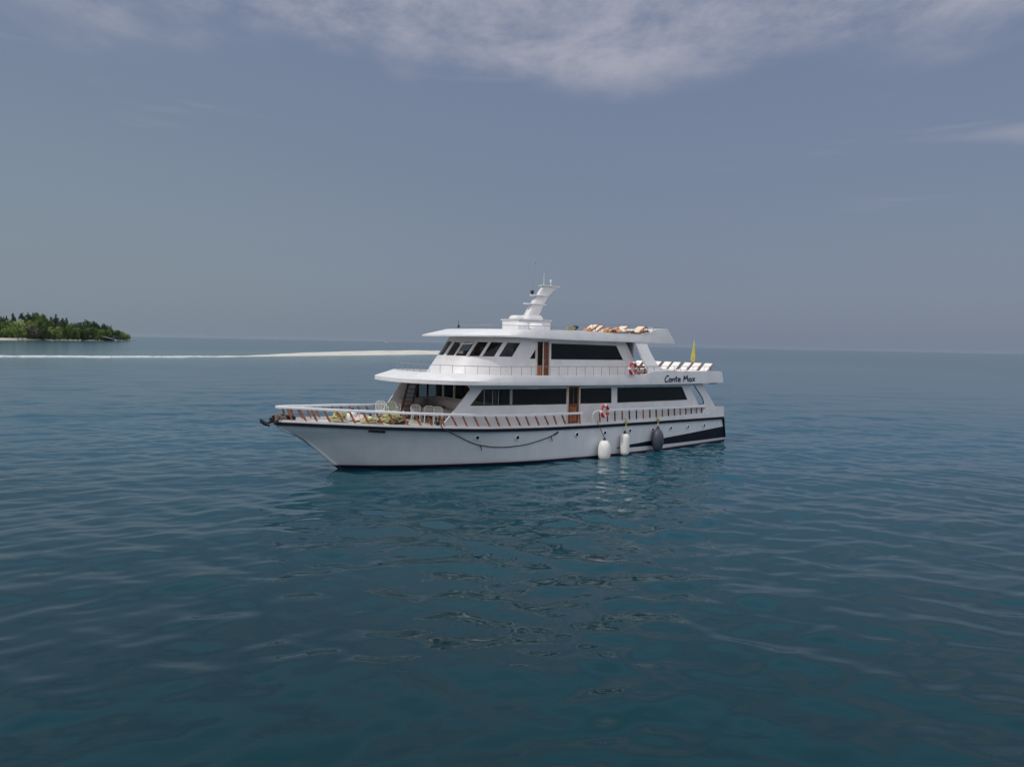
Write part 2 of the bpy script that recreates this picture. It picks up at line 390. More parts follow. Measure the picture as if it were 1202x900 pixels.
def leaf_mat(name, a, b):
    m = mat(name, a, 0.75); t = m.node_tree; p = t.nodes['Principled BSDF']; p.inputs['Specular IOR Level'].default_value = 0.2
    g = nd(t, 'ShaderNodeNewGeometry'); n = noise(t, g.outputs['Position'], 0.18, 4, 0.7)
    r = mth(t, 'ADD', mth(t, 'MULTIPLY', g.outputs['Random Per Island'], 0.5), mth(t, 'MULTIPLY', smooth(t, n, 0.3, 0.7), 0.5))
    t.links.new(mixc(t, r, a, b), p.inputs['Base Color']); return m
LEAVES = {
    'dark': leaf_mat('foliage_dark', (0.018, 0.034, 0.014), (0.060, 0.092, 0.034)),
    'mid': leaf_mat('foliage_mid', (0.042, 0.078, 0.018), (0.115, 0.17, 0.045)),
    'bright': leaf_mat('foliage_bright', (0.085, 0.135, 0.03), (0.18, 0.25, 0.06)),
    'grey': leaf_mat('foliage_grey', (0.06, 0.062, 0.045), (0.125, 0.12, 0.08)),
    'pale': leaf_mat('foliage_pale', (0.20, 0.27, 0.10), (0.36, 0.40, 0.20))}
BARK = mat('bark', (0.10, 0.08, 0.06), 0.9, var=0.3)
CROWNS = {}
def crown_mesh(shape, v):
    key = (shape, v)
    if key in CROWNS: return CROWNS[key]
    rg = random.Random(hash(shape) % 97 if False else (v * 17 + len(shape) * 5)); m = MB()
    lobes = []
    for i in range(9 if shape == 'round' else 7):
        if shape == 'round':
            a = rg.uniform(0, 6.28); r = rg.uniform(0.15, 0.62); lobes.append((Vector((r * math.cos(a), r * math.sin(a), rg.uniform(0.30, 0.80))), rg.uniform(0.24, 0.40)))
        else:
            z = 0.22 + 0.72 * i / 6; r = 0.34 * (1.15 - z); a = rg.uniform(0, 6.28)
            lobes.append((Vector((r * math.cos(a), r * math.sin(a), z)), 0.42 * (1.25 - z) * rg.uniform(.7, 1.1)))
    for c, r in lobes:
        for k in range(int(150 * (r / 0.3) ** 2)):
            d = Vector((rg.gauss(0, 1), rg.gauss(0, 1), rg.gauss(0, 1))).normalized()
            p = c + d * r * rg.uniform(0.65, 1.08) * Vector((1, 1, 0.75)).length / 1.6
            p.z = max(p.z, 0.05)
            nrm = (d + Vector((rg.uniform(-.7, .7), rg.uniform(-.7, .7), rg.uniform(-.3, .9)))).normalized()
            x = nrm.orthogonal().normalized(); y = nrm.cross(x); s = rg.uniform(0.040, 0.095)
            x2 = x * s * rg.uniform(.7, 1.3); y2 = y * s * rg.uniform(.5, 1)
            m.add([p - x2, p - y2, p + x2 + nrm * s * .3, p + y2], [(0, 1, 2, 3)])
    me = bpy.data.meshes.new('crown'); me.from_pydata(m.v, [], m.f); CROWNS[key] = me
    return me
def trunk_mesh():
    m = MB(); m.tube([(0, 0, 0), (0.02, 0.01, 0.2), (0.0, 0.02, 0.45), (0.04, 0, 0.7)], [0.045, 0.034, 0.026, 0.012], 7)
    for k in range(5):
        a = k * 1.3; m.tube([(0.01, 0.01, 0.22 + 0.07 * k), (0.16 * math.cos(a), 0.16 * math.sin(a), 0.40 + 0.07 * k), (0.34 * math.cos(a), 0.34 * math.sin(a), 0.50 + .07 * k)], [0.018, 0.012, 0.005], 5)
    me = bpy.data.meshes.new('trunk'); me.from_pydata(m.v, [], m.f); me.materials.append(BARK); return me
TRUNK = trunk_mesh(); CM = {}
def tree(px, ytop, wpx, D, kind, shape, label, zb=1.5):
    # bearing and distance measured from the photograph
    X_ = (px - 601) / 835 * D; yh = 403.5 + 0.0196 * (px - 601)
    ht = 6.2 + (yh - ytop) / 835 * D - zb; wd = wpx / 835 * D
    o = empty('tree', (X_, D, zb), rnd.uniform(0, 6.28), label, 'tree', 'trees on the island')
    v = rnd.randrange(3); k = (kind, shape, v)
    if k not in CM:
        me = crown_mesh(shape, v).copy(); me.materials.append(LEAVES[kind]); CM[k] = me
    c = bpy.data.objects.new('crown', CM[k]); COL.objects.link(c); c.parent = o
    sr = wd / 2 / (0.86 if shape == 'round' else 0.50); c.scale = (sr, sr, ht / 1.06)
    b = bpy.data.objects.new('trunk', TRUNK); COL.objects.link(b); b.parent = o; b.scale = (ht * .6, ht * .6, ht)
T = [  # px, top y, width px, distance, kind, shape, label
 (4, 370, 12, 800, 'dark', 'round', 'dark round-headed tree at the left edge of the photo, on top of the island'),
 (16, 367.5, 9, 830, 'dark', 'tall', 'narrow dark spire tree left of the highest crown on the island'),
 (28, 367, 16, 850, 'dark', 'round', 'dark tree with its crown joined to the left of the highest one'),
 (37, 365.5, 17, 840, 'dark', 'round', 'highest dark crown on the island skyline'),
 (47, 368, 13, 830, 'mid', 'round', 'mid green crown just right of the highest one'),
 (55, 370, 14, 820, 'mid', 'round', 'mid green skyline tree between the highest crown and the single dark spire'),
 (66, 368.5, 9, 830, 'dark', 'tall', 'single dark pointed tree at mid island'),
 (74, 372, 11, 820, 'dark', 'round', 'dark tree with an uneven top just right of the single dark spire'),
 (86, 377.5, 9, 850, 'mid', 'round', 'slim green tree in the dip of the island skyline'),
 (98, 375.5, 17, 860, 'dark', 'round', 'broad dark tree right of the dip in the skyline'),
 (108, 377, 12, 870, 'dark', 'round', 'dark tree on the right shoulder of the broad dark one'),
 (118, 379, 14, 880, 'dark', 'round', 'dark green tree where the skyline starts to fall to the point'),
 (127, 382, 13, 900, 'mid', 'round', 'mid green tree above the slanting boathouse roof'),
 (8, 375, 16, 770, 'mid', 'round', 'mid green tree in the second row by the left edge of the photo'),
 (20, 374.5, 20, 790, 'pale', 'round', 'pale yellow-green crown catching the light below the skyline'),
 (4, 385, 15, 735, 'bright', 'round', 'bright green bushy tree behind the left end of the sea wall'),
 (15, 378, 17, 755, 'bright', 'round', 'bright green tree with the largest crown above the sea wall'),
 (23, 384, 17, 738, 'bright', 'round', 'bright green low tree at the right end of the sea wall'),
 (36, 376, 19, 775, 'bright', 'round', 'bright green tree under the highest dark crown'),
 (36, 382, 18, 750, 'grey', 'round', 'grey-brown thin-leaved tree near the shore beside the sea wall'),
 (50, 383, 15, 760, 'dark', 'round', 'dark low tree between the grey-brown tree and the bright one'),
 (65, 382.5, 17, 775, 'bright', 'round', 'bright green round tree on the beach at mid island'),
 (59, 388, 10, 770, 'dark', 'round', 'small dark bush at the foot of the bright round beach tree'),
 (79, 380, 12, 790, 'mid', 'round', 'mid green tree right of the bright round beach tree'),
 (89, 384, 13, 800, 'mid', 'round', 'mid green shoreline tree under the dip in the skyline'),
 (99, 386, 12, 810, 'dark', 'round', 'dark low tree on the shore under the broad dark tree'),
 (107, 384, 13, 820, 'mid', 'round', 'mid green low tree left of the boathouse'),
 (116, 385, 13, 840, 'bright', 'round', 'bright green tree rising behind the boathouse roof at its left'),
 (125, 386, 14, 860, 'mid', 'round', 'mid green tree directly behind the boathouse'),
 (134, 387, 14, 910, 'mid', 'round', 'mid green tree just right of the boathouse roof'),
 (142, 389, 14, 950, 'bright', 'round', 'bright green low tree near the point of the island'),
 (148, 392, 11, 990, 'bright', 'round', 'last small bright bush before the rocks of the point'),
 (-8, 372, 18, 800, 'mid', 'round', 'mid green tree cut by the left edge of the photo'),
 (-10, 384, 16, 740, 'bright', 'round', 'bright bush cut by the left edge of the photo at the sea wall')]
for a in T: tree(*a[:6], a[6])
def at_px(px, D, z=0.0): return Vector(((px - 601) / 835 * D, D, z))
# low undergrowth along the shore: nobody could count it
ug = MB(); rg = random.Random(5)
for i in range(2600):
    f = rg.random(); px = -20 + f * 170; D = lerp_tab(px, [-20, 30, 60, 100, 125, 150], [722, 738, 760, 800, 850, 985]) + rg.uniform(0, 40)
    p = at_px(px, D, rg.uniform(1.0, 4.2)); n = Vector((rg.gauss(0, 1), rg.gauss(0, 1), rg.gauss(.6, 1))).normalized(); x = n.orthogonal().normalized(); y = n.cross(x); s = rg.uniform(.5, 1.3)
    ug.add([p - x * s, p - y * s * .7, p + x * s, p + y * s * .7], [(0, 1, 2, 3)])
tag(ug.build('undergrowth', LEAVES['dark']), kind='stuff', cat='undergrowth', label='dark low undergrowth along the foot of the island trees')
# sea wall
sw = MB(); 
for i in range(9):
    p = at_px(-14 + i * 5.3, 722 + i * 1.2, 0.9); sw.box(p, (4.6, 1.6, 2.6 + rg.uniform(-.1, .1)), rz=rg.uniform(-.03, .03))
tag(sw.build('sea_wall', mat('pale_concrete', (0.44, 0.42, 0.37), 0.9, var=0.25, vscale=0.5), bevel=0.08), 'pale concrete sea wall at the left end of the island shore', 'sea wall')
# boathouse on the shore
bh = empty('boathouse', at_px(126, 846, 0.0), R(8), 'low open boathouse with a slanting grey roof near the island point', 'boathouse')
m = MB(); m.prism([(-7.5, 5.6), (6.2, 2.7), (6.2, 2.95), (-7.5, 5.9)], -3.5, 3.5); m.build('roof', mat('tin_roof', (0.20, 0.20, 0.19), 0.6, var=0.2), bh)
m = MB(); m.box((0, 3.0, 1.6), (12, 0.2, 3.0)); m.box((5.9, 0, 1.5), (.2, 6, 2.4)); m.build('wall', mat('dark_planks', (0.06, 0.05, 0.045), 0.9, var=0.3), bh)
for x in (-6.8, -2.5, 2, 5.6):
    m = MB(); m.tube([(x, -3.2, -.4), (x, -3.2, 5.5 - (x + 6.8) * .21)], 0.14, 6); m.build('post', BARK, bh)
m = MB(); m.box((-1, -4.5, 0.7), (16, 5, 0.3)); m.build('jetty_deck', BARK, bh)
# rocks at the water's edge
ROCKM = mat('rock', (0.20, 0.18, 0.16), 0.9, var=0.35, vscale=1.5, bump=0.4, bscale=3)
def rock_mesh(seed):
    bm = bmesh.new(); bmesh.ops.create_icosphere(bm, subdivisions=2, radius=1); r = random.Random(seed)
    for v in bm.verts: v.co *= r.uniform(.75, 1.15); v.co.z *= .6
    me = bpy.data.meshes.new('rock'); bm.to_mesh(me); bm.free(); me.materials.append(ROCKM); return me
RM = [rock_mesh(i) for i in range(3)]
RK = [(58, 752, 3.2, 'dark flat rock off the beach below the bright round tree'), (67, 757, 2.6, 'second dark rock off the beach, right of the flat one'), (97, 812, 2.0, 'low rock in the water left of the boathouse'),
      (141, 940, 2.6, 'dark boulder on the shore right of the boathouse'), (151, 1030, 2.6, 'pinkish rock at the foot of the last bush'), (154, 1060, 3.0, 'larger rock of the outermost pair on the point'), (157, 1080, 2.0, 'outermost small rock on the point of the island')]
for i, (px, D, s, lb) in enumerate(RK):
    o = bpy.data.objects.new('rock', RM[i % 3]); COL.objects.link(o); o.location = at_px(px, D, 0.25); o.scale = (s * 1.4, s, s * .55); o.rotation_euler = (0, 0, i * 1.1)
    tag(o, lb, 'rock', 'rocks on the island shore')

# far boat on the horizon
fb = empty('distant_boat', (-(601 - 453) / 835 * 3400, 3400, 0), 0.1, 'tiny white speeding boat on the horizon left of the yacht', 'boat')
m = MB(); m.rings([[(x, 2.2 * w_, z) for w_, z in ((-.7, 0), (-1, 2.2), (1, 2.2), (.7, 0))] if w2 else [(x, 0.1 * w_, z) for w_, z in ((-.7, .6), (-1, 2.8), (1, 2.8), (.7, .6))] for x, w2 in ((-8, 1), (-2, 1), (5, 1), (9, 0))])
m.build('hull', WHITE, fb); m = MB(); m.prism([(-5, 2.2), (3, 2.2), (1.2, 4.4), (-5, 4.6)], -1.6, 1.6); m.build('cabin', WHITE, fb)
m = MB(); m.prism([(0.9, 3.0), (2.2, 3.0), (1.4, 4.0), (.9, 4.0)], -1.63, 1.63); m.build('window', BLACKGL, fb)

# ------------------------------------------------------------------ the yacht
yacht = empty('motor_yacht', BO, BR, 'large white three-deck motor yacht with wooden rail posts and black windows', 'yacht')
bdS = [0, 5, 9, 13, 17, 20, 22, 24, 26, 28, 29.5]; bdT = [2.95, 3.5, 3.8, 3.9, 3.85, 3.6, 3.2, 2.6, 1.85, .98, .12]
shS = [0, .86, 5.55, 10.3, 13.15, 15.6, 17.8, 20.3, 21.6, 23.3, 25.2, 27.3, 28.7, 29.5]
shZ = [1.64, 1.66, 1.76, 1.83, 1.86, 1.9, 1.94, 2.01, 2.07, 2.15, 2.24, 2.37, 2.45, 2.48]
wlS = [0, 5, 8.7, 12.9, 16.5, 18.5, 21.1, 22.8, 24.7, 26.3]; wlT = [2.72, 3.3, 3.6, 3.7, 3.5, 3.2, 2.5, 1.93, 1.08, .05]
stZ = [-1.2, -.6, .06, .43, .9, 1.34, 1.69, 1.89, 2.04, 2.31, 2.5]; stS = [24.6, 25.5, 26.31, 26.74, 27.25, 27.75, 28.21, 28.61, 29.0, 29.36, 29.5]
def smt(x, xs, ys):
    # monotone-ish smooth interpolation (average of nearby samples)
    return sum(float(np.interp(x + d, xs, ys)) * w_ for d, w_ in ((-.7, .2), (0, .6), (.7, .2))) if xs[0] + .7 < x < xs[-1] - 1.5 else float(np.interp(x, xs, ys))
bd = lambda s: smt(s, bdS, bdT)
sheer = lambda s: smt(s, shS, shZ)
def tr_s(z): return 0.02 + 0.40 * max(z, -.3)
def hull_b(s, z):
    se = lerp_tab(z, stZ, stS); q = (s - tr_s(z)) / (se - tr_s(z)); q = min(max(q, 0), 1)
    v = max(0, min(1, z / sheer(q * 29.5))); g = v ** (0.75 + 0.75 * q)
    a = smt(q * 26.3, wlS, wlT); b = bd(q * 29.5)
    r = a + (b - a) * g
    if z < 0: r = a * (1 + z * .35)
    return max(r, 0.07)
NS, NV = 96, 14
m = MB(); rings = []
for i in range(NS + 1):
    q = i / NS; q = 1 - (1 - q) ** 1.25
    prt = []
    for j in range(NV + 1):
        v = j / NV; zt = sheer(q * 29.5); z = -1.0 + (zt + 1.0) * v
        se = lerp_tab(z, stZ, stS); s = tr_s(z) + q * (se - tr_s(z)); prt.append((s, hull_b(s, z), z))
    rings.append([(s, -b, z) for s, b, z in prt[::-1]] + prt)
m.rings(rings, closed=False)
n = len(rings[0]); m.f.append(tuple(range(n)))       # transom
m.f.append(tuple(range(NS * n, NS * n + n)))
hull = m.build('hull', HULLM, yacht, smooth=True, ang=40)

def ribbon(fn_out, s0, s1, z0, z1, th, ns=60, sides=(1, -1)):
    """strip standing on the hull edge: fn_out(s) = half breadth, z0/z1 functions of s"""
    mb = MB()
    for sd_ in sides:
        rg_ = []
        for i in range(ns + 1):
            s = s0 + (s1 - s0) * i / ns; b = fn_out(s)
            rg_.append([(s, sd_ * b, z0(s)), (s, sd_ * b, z1(s)), (s, sd_ * max(b - th, 0.01), z1(s)), (s, sd_ * max(b - th, 0.01), z0(s))])
        mb.rings(rg_)
    return mb
ST = 29.45
rub = ribbon(lambda s: bd(s) + 0.05, 0.66, ST, lambda s: sheer(s) - .16, lambda s: sheer(s) - .005, .10, 90)
for sd_ in (1, -1):
    rub.tube([(0.66, sd_ * (bd(.7) + .0), sheer(.7) - .08), (0.42, sd_ * (hull_b(.5, 1.0) + .01), 1.1), (0.10, sd_ * (hull_b(.1, .2) + .01), .24)], 0.08, 6)
rub.build('rubbing_strake', NAVY, hull)
toe_z = lambda s: sheer(s) + lerp_tab(s, [0, 1.6, 2.6, 4, 9, 13.2, 13.6, 30], [.62, .66, .32, .30, .19, .12, .11, .10])
ribbon(lambda s: bd(s) + 0.0, 0.60, ST, lambda s: sheer(s) - .02, toe_z, .09, 90).build('toe_rail', WHITE, hull)
tb = MB(); tb.box((0.62, 0, 1.98), (.09, 2 * bd(.6) - .1, .70)); tb.build('stern_bulwark', WHITE, hull)
# stem post
sp = MB(); sp.tube([(lerp_tab(z, stZ, stS) + .0, 0, z) for z in (-.6, -.2, .06, .25, .43, .66, .9, 1.12, 1.34, 1.52, 1.69, 1.89, 2.04, 2.2, 2.34)], 0.10, 8)
sp.build('stem_post', HULLM, hull, smooth=True)
# dark wedge along the quarter
stp = MB()
for sd_ in (1, -1):
    top = lambda s: lerp_tab(s, [.3, 6.9, 10.4, 11.3], [.98, .72, .54, .44]); bot = lambda s: lerp_tab(s, [-.05, 6.9, 11.3], [.22, .31, .40])
    rr_ = []
    for i in range(41):
        f = i / 40; row = []
        for j in range(5):
            zz = bot(.08 + 11.2 * f) + (top(.38 + 10.9 * f) - bot(.08 + 11.2 * f)) * j / 4
            s = tr_s(zz) - .0 + .03 + (11.3 - tr_s(zz)) * f; row.append((s, sd_ * (hull_b(s, zz) + .012), zz))
        rr_.append(row)
    stp.rings(rr_, closed=False)
stp.build('quarter_stripe', NAVY, hull, smooth=True)
# portholes with rim and eyebrow
for s, z in [(20.58, 1.56), (18.37, 1.46), (14.51, 1.40), (12.43, 1.37), (10.39, 1.36), (8.35, 1.30), (6.56, 1.28), (4.74, 1.22), (2.86, 1.19)]:
    for sd_ in (1, -1):
        b = hull_b(s, z); ang_ = math.atan2(hull_b(s + .3, z) - hull_b(s - .3, z), .6)
        M = Matrix.Rotation(R(-90) * sd_, 4, 'X'); M = Matrix.Rotation(ang_ * sd_, 4, 'Z') @ M
        pm = MB(); pm.lathe([(.135, -.03), (.14, .03), (.12, .045), (.10, .045), (.095, .01)], 18, (s, sd_ * (b + .005), z), M)
        rim = pm.build('porthole', TRIMW, hull, smooth=True)
        gm = MB(); gm.lathe([(.001, .018), (.097, .018), (.097, .012), (.001, .012)], 16, (s, sd_ * (b + .005), z), M); gm.build('pane', BLACKGL, rim)
for sd_ in (1, -1):
    sl = MB(); sl.tube([(25.74 - .08 * k, sd_ * (hull_b(25.74 - .08 * k, 2.01) + .02), 2.03 - .007 * k) for k in range(10)], .055, 6)
    sl.build('fairlead', BLACKR, hull)
# main deck
dk = MB(); rings = [[(s, -max(bd(s) - .05, .02), sheer(s) - .02), (s, max(bd(s) - .05, .02), sheer(s) - .02), (s, max(bd(s) - .05, .02), sheer(s) - .1), (s, -max(bd(s) - .05, .02), sheer(s) - .1)] for s in [.7 + (ST - .75) * i / 60 for i in range(61)]]
dk.rings(rings); dk.build('main_deck', DECK, yacht)

# ---- rails of the main deck
railz = lambda s: lerp_tab(s, [14.1, 15.5, 17.8, 20.3, 22.4, 24, 25.5, 27.3, 28.3, 29.4], [2.54, 2.56, 2.58, 2.66, 2.76, 2.84, 2.93, 3.02, 3.09, 3.14])
re_ = lambda s: max(bd(s) - .06, .10)
def top_rail(s0, s1, zf, ends=False):
    out = []
    for sd_ in (1, -1):
        mb = MB(); ns = max(8, int(abs(s1 - s0) * 3)); rg_ = []
        for i in range(ns + 1):
            s = s0 + (s1 - s0) * i / ns; b = re_(s); z = zf(s)
            rg_.append([(s, sd_ * (b + .06), z - .05), (s, sd_ * (b + .06), z + .04), (s, sd_ * (b + .03), z + .06), (s, sd_ * (b - .05), z + .06), (s, sd_ * (b - .08), z + .03), (s, sd_ * (b - .08), z - .05)])
        mb.rings(rg_)
        if ends:
            z = zf(s1); b = re_(s1)
            mb.tube([(s1 - .02, sd_ * b, z), (s1 + .22, sd_ * re_(s1 + .2), z - .03), (s1 + .38, sd_ * re_(s1 + .3), z - .16), (s1 + .42, sd_ * re_(s1 + .3), z - .34), (s1 + .30, sd_ * re_(s1 + .3), sheer(s1) + .1)], .05, 8)
            z = zf(s0); b = re_(s0); mb.tube([(s0 + .02, sd_ * b, z), (s0 - .12, sd_ * re_(s0), z - .05), (s0 + .35, sd_ * re_(s0), z - .42)], .05, 8)
        out.append(mb)
    return out
POSTS = [29.03, 28.60, 28.12, 27.62, 27.1, 26.57, 26.02, 25.46, 24.90, 24.33, 23.76, 23.19, 22.62, 22.05, 21.48, 20.90, 20.33, 19.74, 19.14, 18.54, 17.96, 17.37, 16.78, 16.18, 15.60]
fr_ = []
for mb, sd_ in zip(top_rail(14.15, 29.42, railz), (1, -1)):
    fr_.append(mb.build('foredeck_rail', TRIMW, yacht, smooth=True, ang=30))
for k, s in enumerate(POSTS):
    for rail_o, sd_ in zip(fr_, (1, -1)):
        lean = .27 + .03 * math.sin(k * 2.1); s2 = s - lean * (0.7 if k == 0 else 1); pm = MB()
        a = Vector((s, sd_ * re_(s), railz(s) - .04)); b = Vector((s2, sd_ * (re_(s2) + .0), toe_z(s2) - .03))
        pts = [a.lerp(b, f) for f in (0, .12, .3, .5, .7, .88, 1)]
        pm.tube(pts, [.055, .040, .055, .042, .055, .040, .06], 8); pm.build('rail_post', WOOD, rail_o, smooth=True)
for rail_o, sd_ in zip(fr_, (1, -1)):        # upright post at the door and the short bracket
    pm = MB(); pm.tube([(14.35, sd_ * re_(14.35), 2.5), (14.30, sd_ * re_(14.3), 1.97)], .045, 8); pm.build('rail_post', WOOD, rail_o, smooth=True)
azr = lambda s: lerp_tab(s, [2.6, 7.2, 10.3, 13.0], [2.42, 2.53, 2.59, 2.62])
ar_ = [mb.build('side_rail', TRIMW, yacht, smooth=True, ang=30) for mb in top_rail(2.75, 13.0, azr, True)]
for k in range(17):
    s = 12.86 - k * (12.86 - 3.25) / 16
    for rail_o, sd_ in zip(ar_, (1, -1)):
        pm = MB(); a = Vector((s, sd_ * re_(s), azr(s) - .04)); b = Vector((s - .04, sd_ * re_(s), toe_z(s) - .02))
        pm.tube([a.lerp(b, f) for f in (0, .15, .35, .5, .65, .85, 1)], [.048, .034, .05, .036, .05, .034, .05], 8)
        pm.build('rail_post', DARKW if k % 3 else WOOD, rail_o, smooth=True)

# ---- walls with real openings
def wall(name, outline, holes, tfun, th, side, material, parent, step=1.0):
    bm = bmesh.new()
    def loop(pts):
        vs = [bm.verts.new((p[0], 0, p[1])) for p in pts]
        return [bm.edges.new((vs[i], vs[(i + 1) % len(vs)])) for i in range(len(vs))]
    es = loop(outline)
    for h in holes: es += loop(h)
    bmesh.ops.triangle_fill(bm, use_beauty=True, use_dissolve=False, edges=es)
    smin = min(p[0] for p in outline); smax = max(p[0] for p in outline); s = math.ceil(smin) + .013
    while s < smax:
        bmesh.ops.bisect_plane(bm, geom=bm.verts[:] + bm.edges[:] + bm.faces[:], plane_co=(s, 0, 0), plane_no=(1, 0, 0)); s += step
    r = bmesh.ops.extrude_face_region(bm, geom=bm.faces[:])
    for v in [e for e in r['geom'] if isinstance(e, bmesh.types.BMVert)]: v.co.y = -th
    for v in bm.verts: v.co.y = side * (tfun(v.co.x, v.co.z) + v.co.y)
    bmesh.ops.recalc_face_normals(bm, faces=bm.faces)
    me = bpy.data.meshes.new(name); bm.to_mesh(me); bm.free()
    return link(name, me, material, parent)
def pane(poly, tfun, inset, side, material, parent, th=.02, name='window_pane', grow=.03):
    cx = sum(p[0] for p in poly) / len(poly); cz = sum(p[1] for p in poly) / len(poly)
    q = [(p[0] + math.copysign(grow, p[0] - cx), p[1] + math.copysign(grow, p[1] - cz)) for p in poly]
    return wall(name, q, [], lambda s, z: tfun(s, z) - inset, th, side, material, parent, 1.0)
def frame(poly, tfun, side, material, parent, w=.035, name='window_frame', inset=.015):
    mb = MB(); P_ = [(p[0], side * (tfun(p[0], p[1]) - inset), p[1]) for p in poly]
    n_ = len(P_)
    dense = []
    for i in range(n_):
        a, b = poly[i], poly[(i + 1) % n_]; k = max(1, int(math.dist(a, b) / .8))
        for j in range(k):
            s = a[0] + (b[0] - a[0]) * j / k; z = a[1] + (b[1] - a[1]) * j / k; dense.append((s, side * (tfun(s, z) - inset), z))
    mb.tube(dense, w, 4, closed_path=True); return mb.build(name, material, parent)
tw = lambda s, z=0: lerp_tab(s, [0, 4, 17, 22.5], [2.78, 3.2, 3.2, 2.8])
WIN1 = [(20.13, 3.90), (20.83, 3.12), (14.78, 3.01), (14.76, 3.84)]
WIN2 = [(13.76, 3.82), (11.37, 3.80), (11.34, 2.95), (13.74, 3.0)]
WIN3 = [(10.88, 3.80), (5.21, 3.74), (4.64, 2.92), (10.85, 2.95)]
CUT = [(4.30, 3.55), (4.34, 3.72), (4.20, 3.84), (4.00, 3.84), (3.88, 3.74), (3.02, 3.05), (2.78, 2.70), (2.80, 2.56), (3.40, 2.57), (3.52, 2.66)]
DOOR = [(14.66, 3.95), (13.86, 3.93), (13.82, 1.92), (14.64, 1.92)]
out_w = [(20.98, 4.14), (20.80, 3.92), (21.78, 2.82), (22.42, 2.16), (21, 2.02), (18, 1.92), (15.5, 1.87), (14.75, 1.85), (14.75, 1.84), (13.7, 1.84), (10, 1.80), (5, 1.74), (0.82, 1.66), (0.72, 2.30), (1.43, 2.36), (2.95, 3.75), (3.05, 3.99), (10, 4.02), (15, 4.08), (18, 4.12)]
inr = empty('saloon', (0, 0, 0)); 
bpy.data.objects.remove(inr)
for side in (1, -1):
    ow = out_w if side == 1 else [(21.75, 4.17), (21.60, 3.92), (22.45, 2.82), (22.95, 2.20)] + out_w[4:]; W1 = WIN1 if side == 1 else [(20.95, 3.90), (21.15, 3.12)] + WIN1[2:]
    wl = wall('cabin_side', ow, [W1, DOOR, WIN2, WIN3, CUT], tw, .09, side, WHITE, yacht)
    for wn in (W1, WIN2, WIN3):
        frame(wn, tw, side, GASKET, wl, .03)
    pane([(19.0, 3.98), (19.0, 2.98), (14.70, 2.96), (14.70, 3.92)], tw, .055, side, BLACKGL, wl, grow=0)
    pane([(20.20 if side == 1 else 21.0, 3.96), (20.98 if side == 1 else 21.2, 3.05), (19.03, 3.02), (19.03, 3.92)], tw, .055, side, GLASS, wl, grow=0)
    pane(WIN2, tw, .055, side, BLACKGL, wl); pane(WIN3, tw, .055, side, BLACKGL, wl)
    for s, w_ in (((20.02, .03), (19.52, .03), (19.18, .03), (18.42, .16)) if side == 1 else ((20.48, .18), (19.80, .12), (18.42, .16))):
        mb = MB(); mb.box((s, side * (tw(s) - .045), 3.45), (w_, .03, .92)); mb.build('window_mullion', GREYRAIL, wl)
    # teak door with glazed upper half
    d = MB(); yv = side * (tw(14) - .05)
    d.box((14.24, yv, 2.45), (.74, .05, 1.10)); d.box((13.90, yv, 3.45), (.10, .05, .96)); d.box((14.58, yv, 3.45), (.10, .05, .96)); d.box((14.24, yv, 3.90), (.60, .05, .10))
    d.box((14.24, yv + side * .01, 3.42), (.05, .05, .90)); 
    dr = d.build('door', DOORW, yacht, bevel=.006)
    g = MB(); g.box((14.24, yv - side * .01, 3.42), (.62, .02, .90)); g.build('door_glass', BLACKGL, dr)
    g = MB(); g.box((14.24, yv + side * .03, 2.66), (.50, .02, .36)); g.box((14.24, yv + side * .03, 2.18), (.50, .02, .36)); g.build('door_panel', WOOD, dr, bevel=.008)
    g = MB(); g.tube([(13.95, yv + side * .06, 2.92), (13.95, yv + side * .09, 2.98), (14.02, yv + side * .09, 2.98)], .014, 6); g.build('door_handle', STEEL, dr)
    fmb = MB(); yo = side * (tw(14) + .012)
    fmb.box((13.82, yo, 2.98), (.07, .06, 2.02)); fmb.box((14.68, yo, 2.98), (.07, .06, 2.02)); fmb.build('door_frame', TANC, dr)
# saloon bulkheads
def cross_wall(name, s, tlim, z0, z1, holes, material, parent, th=.09):
    bm = bmesh.new()
    def loop(pts):
        vs = [bm.verts.new((0, p[0], p[1])) for p in pts]
        return [bm.edges.new((vs[i], vs[(i + 1) % len(vs)])) for i in range(len(vs))]
    es = loop([(-tlim, z0), (tlim, z0), (tlim, z1), (-tlim, z1)])
    for h in holes: es += loop(h)
    bmesh.ops.triangle_fill(bm, use_beauty=True, edges=es)
    r = bmesh.ops.extrude_face_region(bm, geom=bm.faces[:])
    for v in bm.verts: v.co.x = s
    for v in [e for e in r['geom'] if isinstance(e, bmesh.types.BMVert)]: v.co.x = s - th
    bmesh.ops.recalc_face_normals(bm, faces=bm.faces)
    me = bpy.data.meshes.new(name); bm.to_mesh(me); bm.free(); return link(name, me, material, parent)
FW = [[(a, 3.16), (b, 3.16), (b, 3.98), (a, 3.98)] for a, b in ((-2.88, -2.15), (-2.02, -1.02), (-.88, .60), (.75, 2.85))]
bk = cross_wall('saloon_front', 19.30, 2.92, 1.98, 4.14, FW, CEIL, yacht)
for h in FW:
    g = MB(); g.box((19.26, (h[0][0] + h[1][0]) / 2, 3.57), (.02, h[1][0] - h[0][0] + .06, .88)); g.build('window_pane', BLACKGL, bk)
for tt in (-2.085, -.95):
    g = MB(); g.box((19.325, tt, 3.57), (.04, .09, .84)); g.build('window_post', TANC if tt > -2 else TRIMW, bk)
cross_wall('saloon_back', 4.55, 3.12, 1.74, 4.0, [[(-.5, 1.9), (.5, 1.9), (.5, 3.7), (-.5, 3.7)]], CEIL, yacht)
mb = MB(); mb.box((11.9, 0, 1.95), (14.6, 6.0, .06)); mb.build('saloon_floor', BROWNIN, yacht)
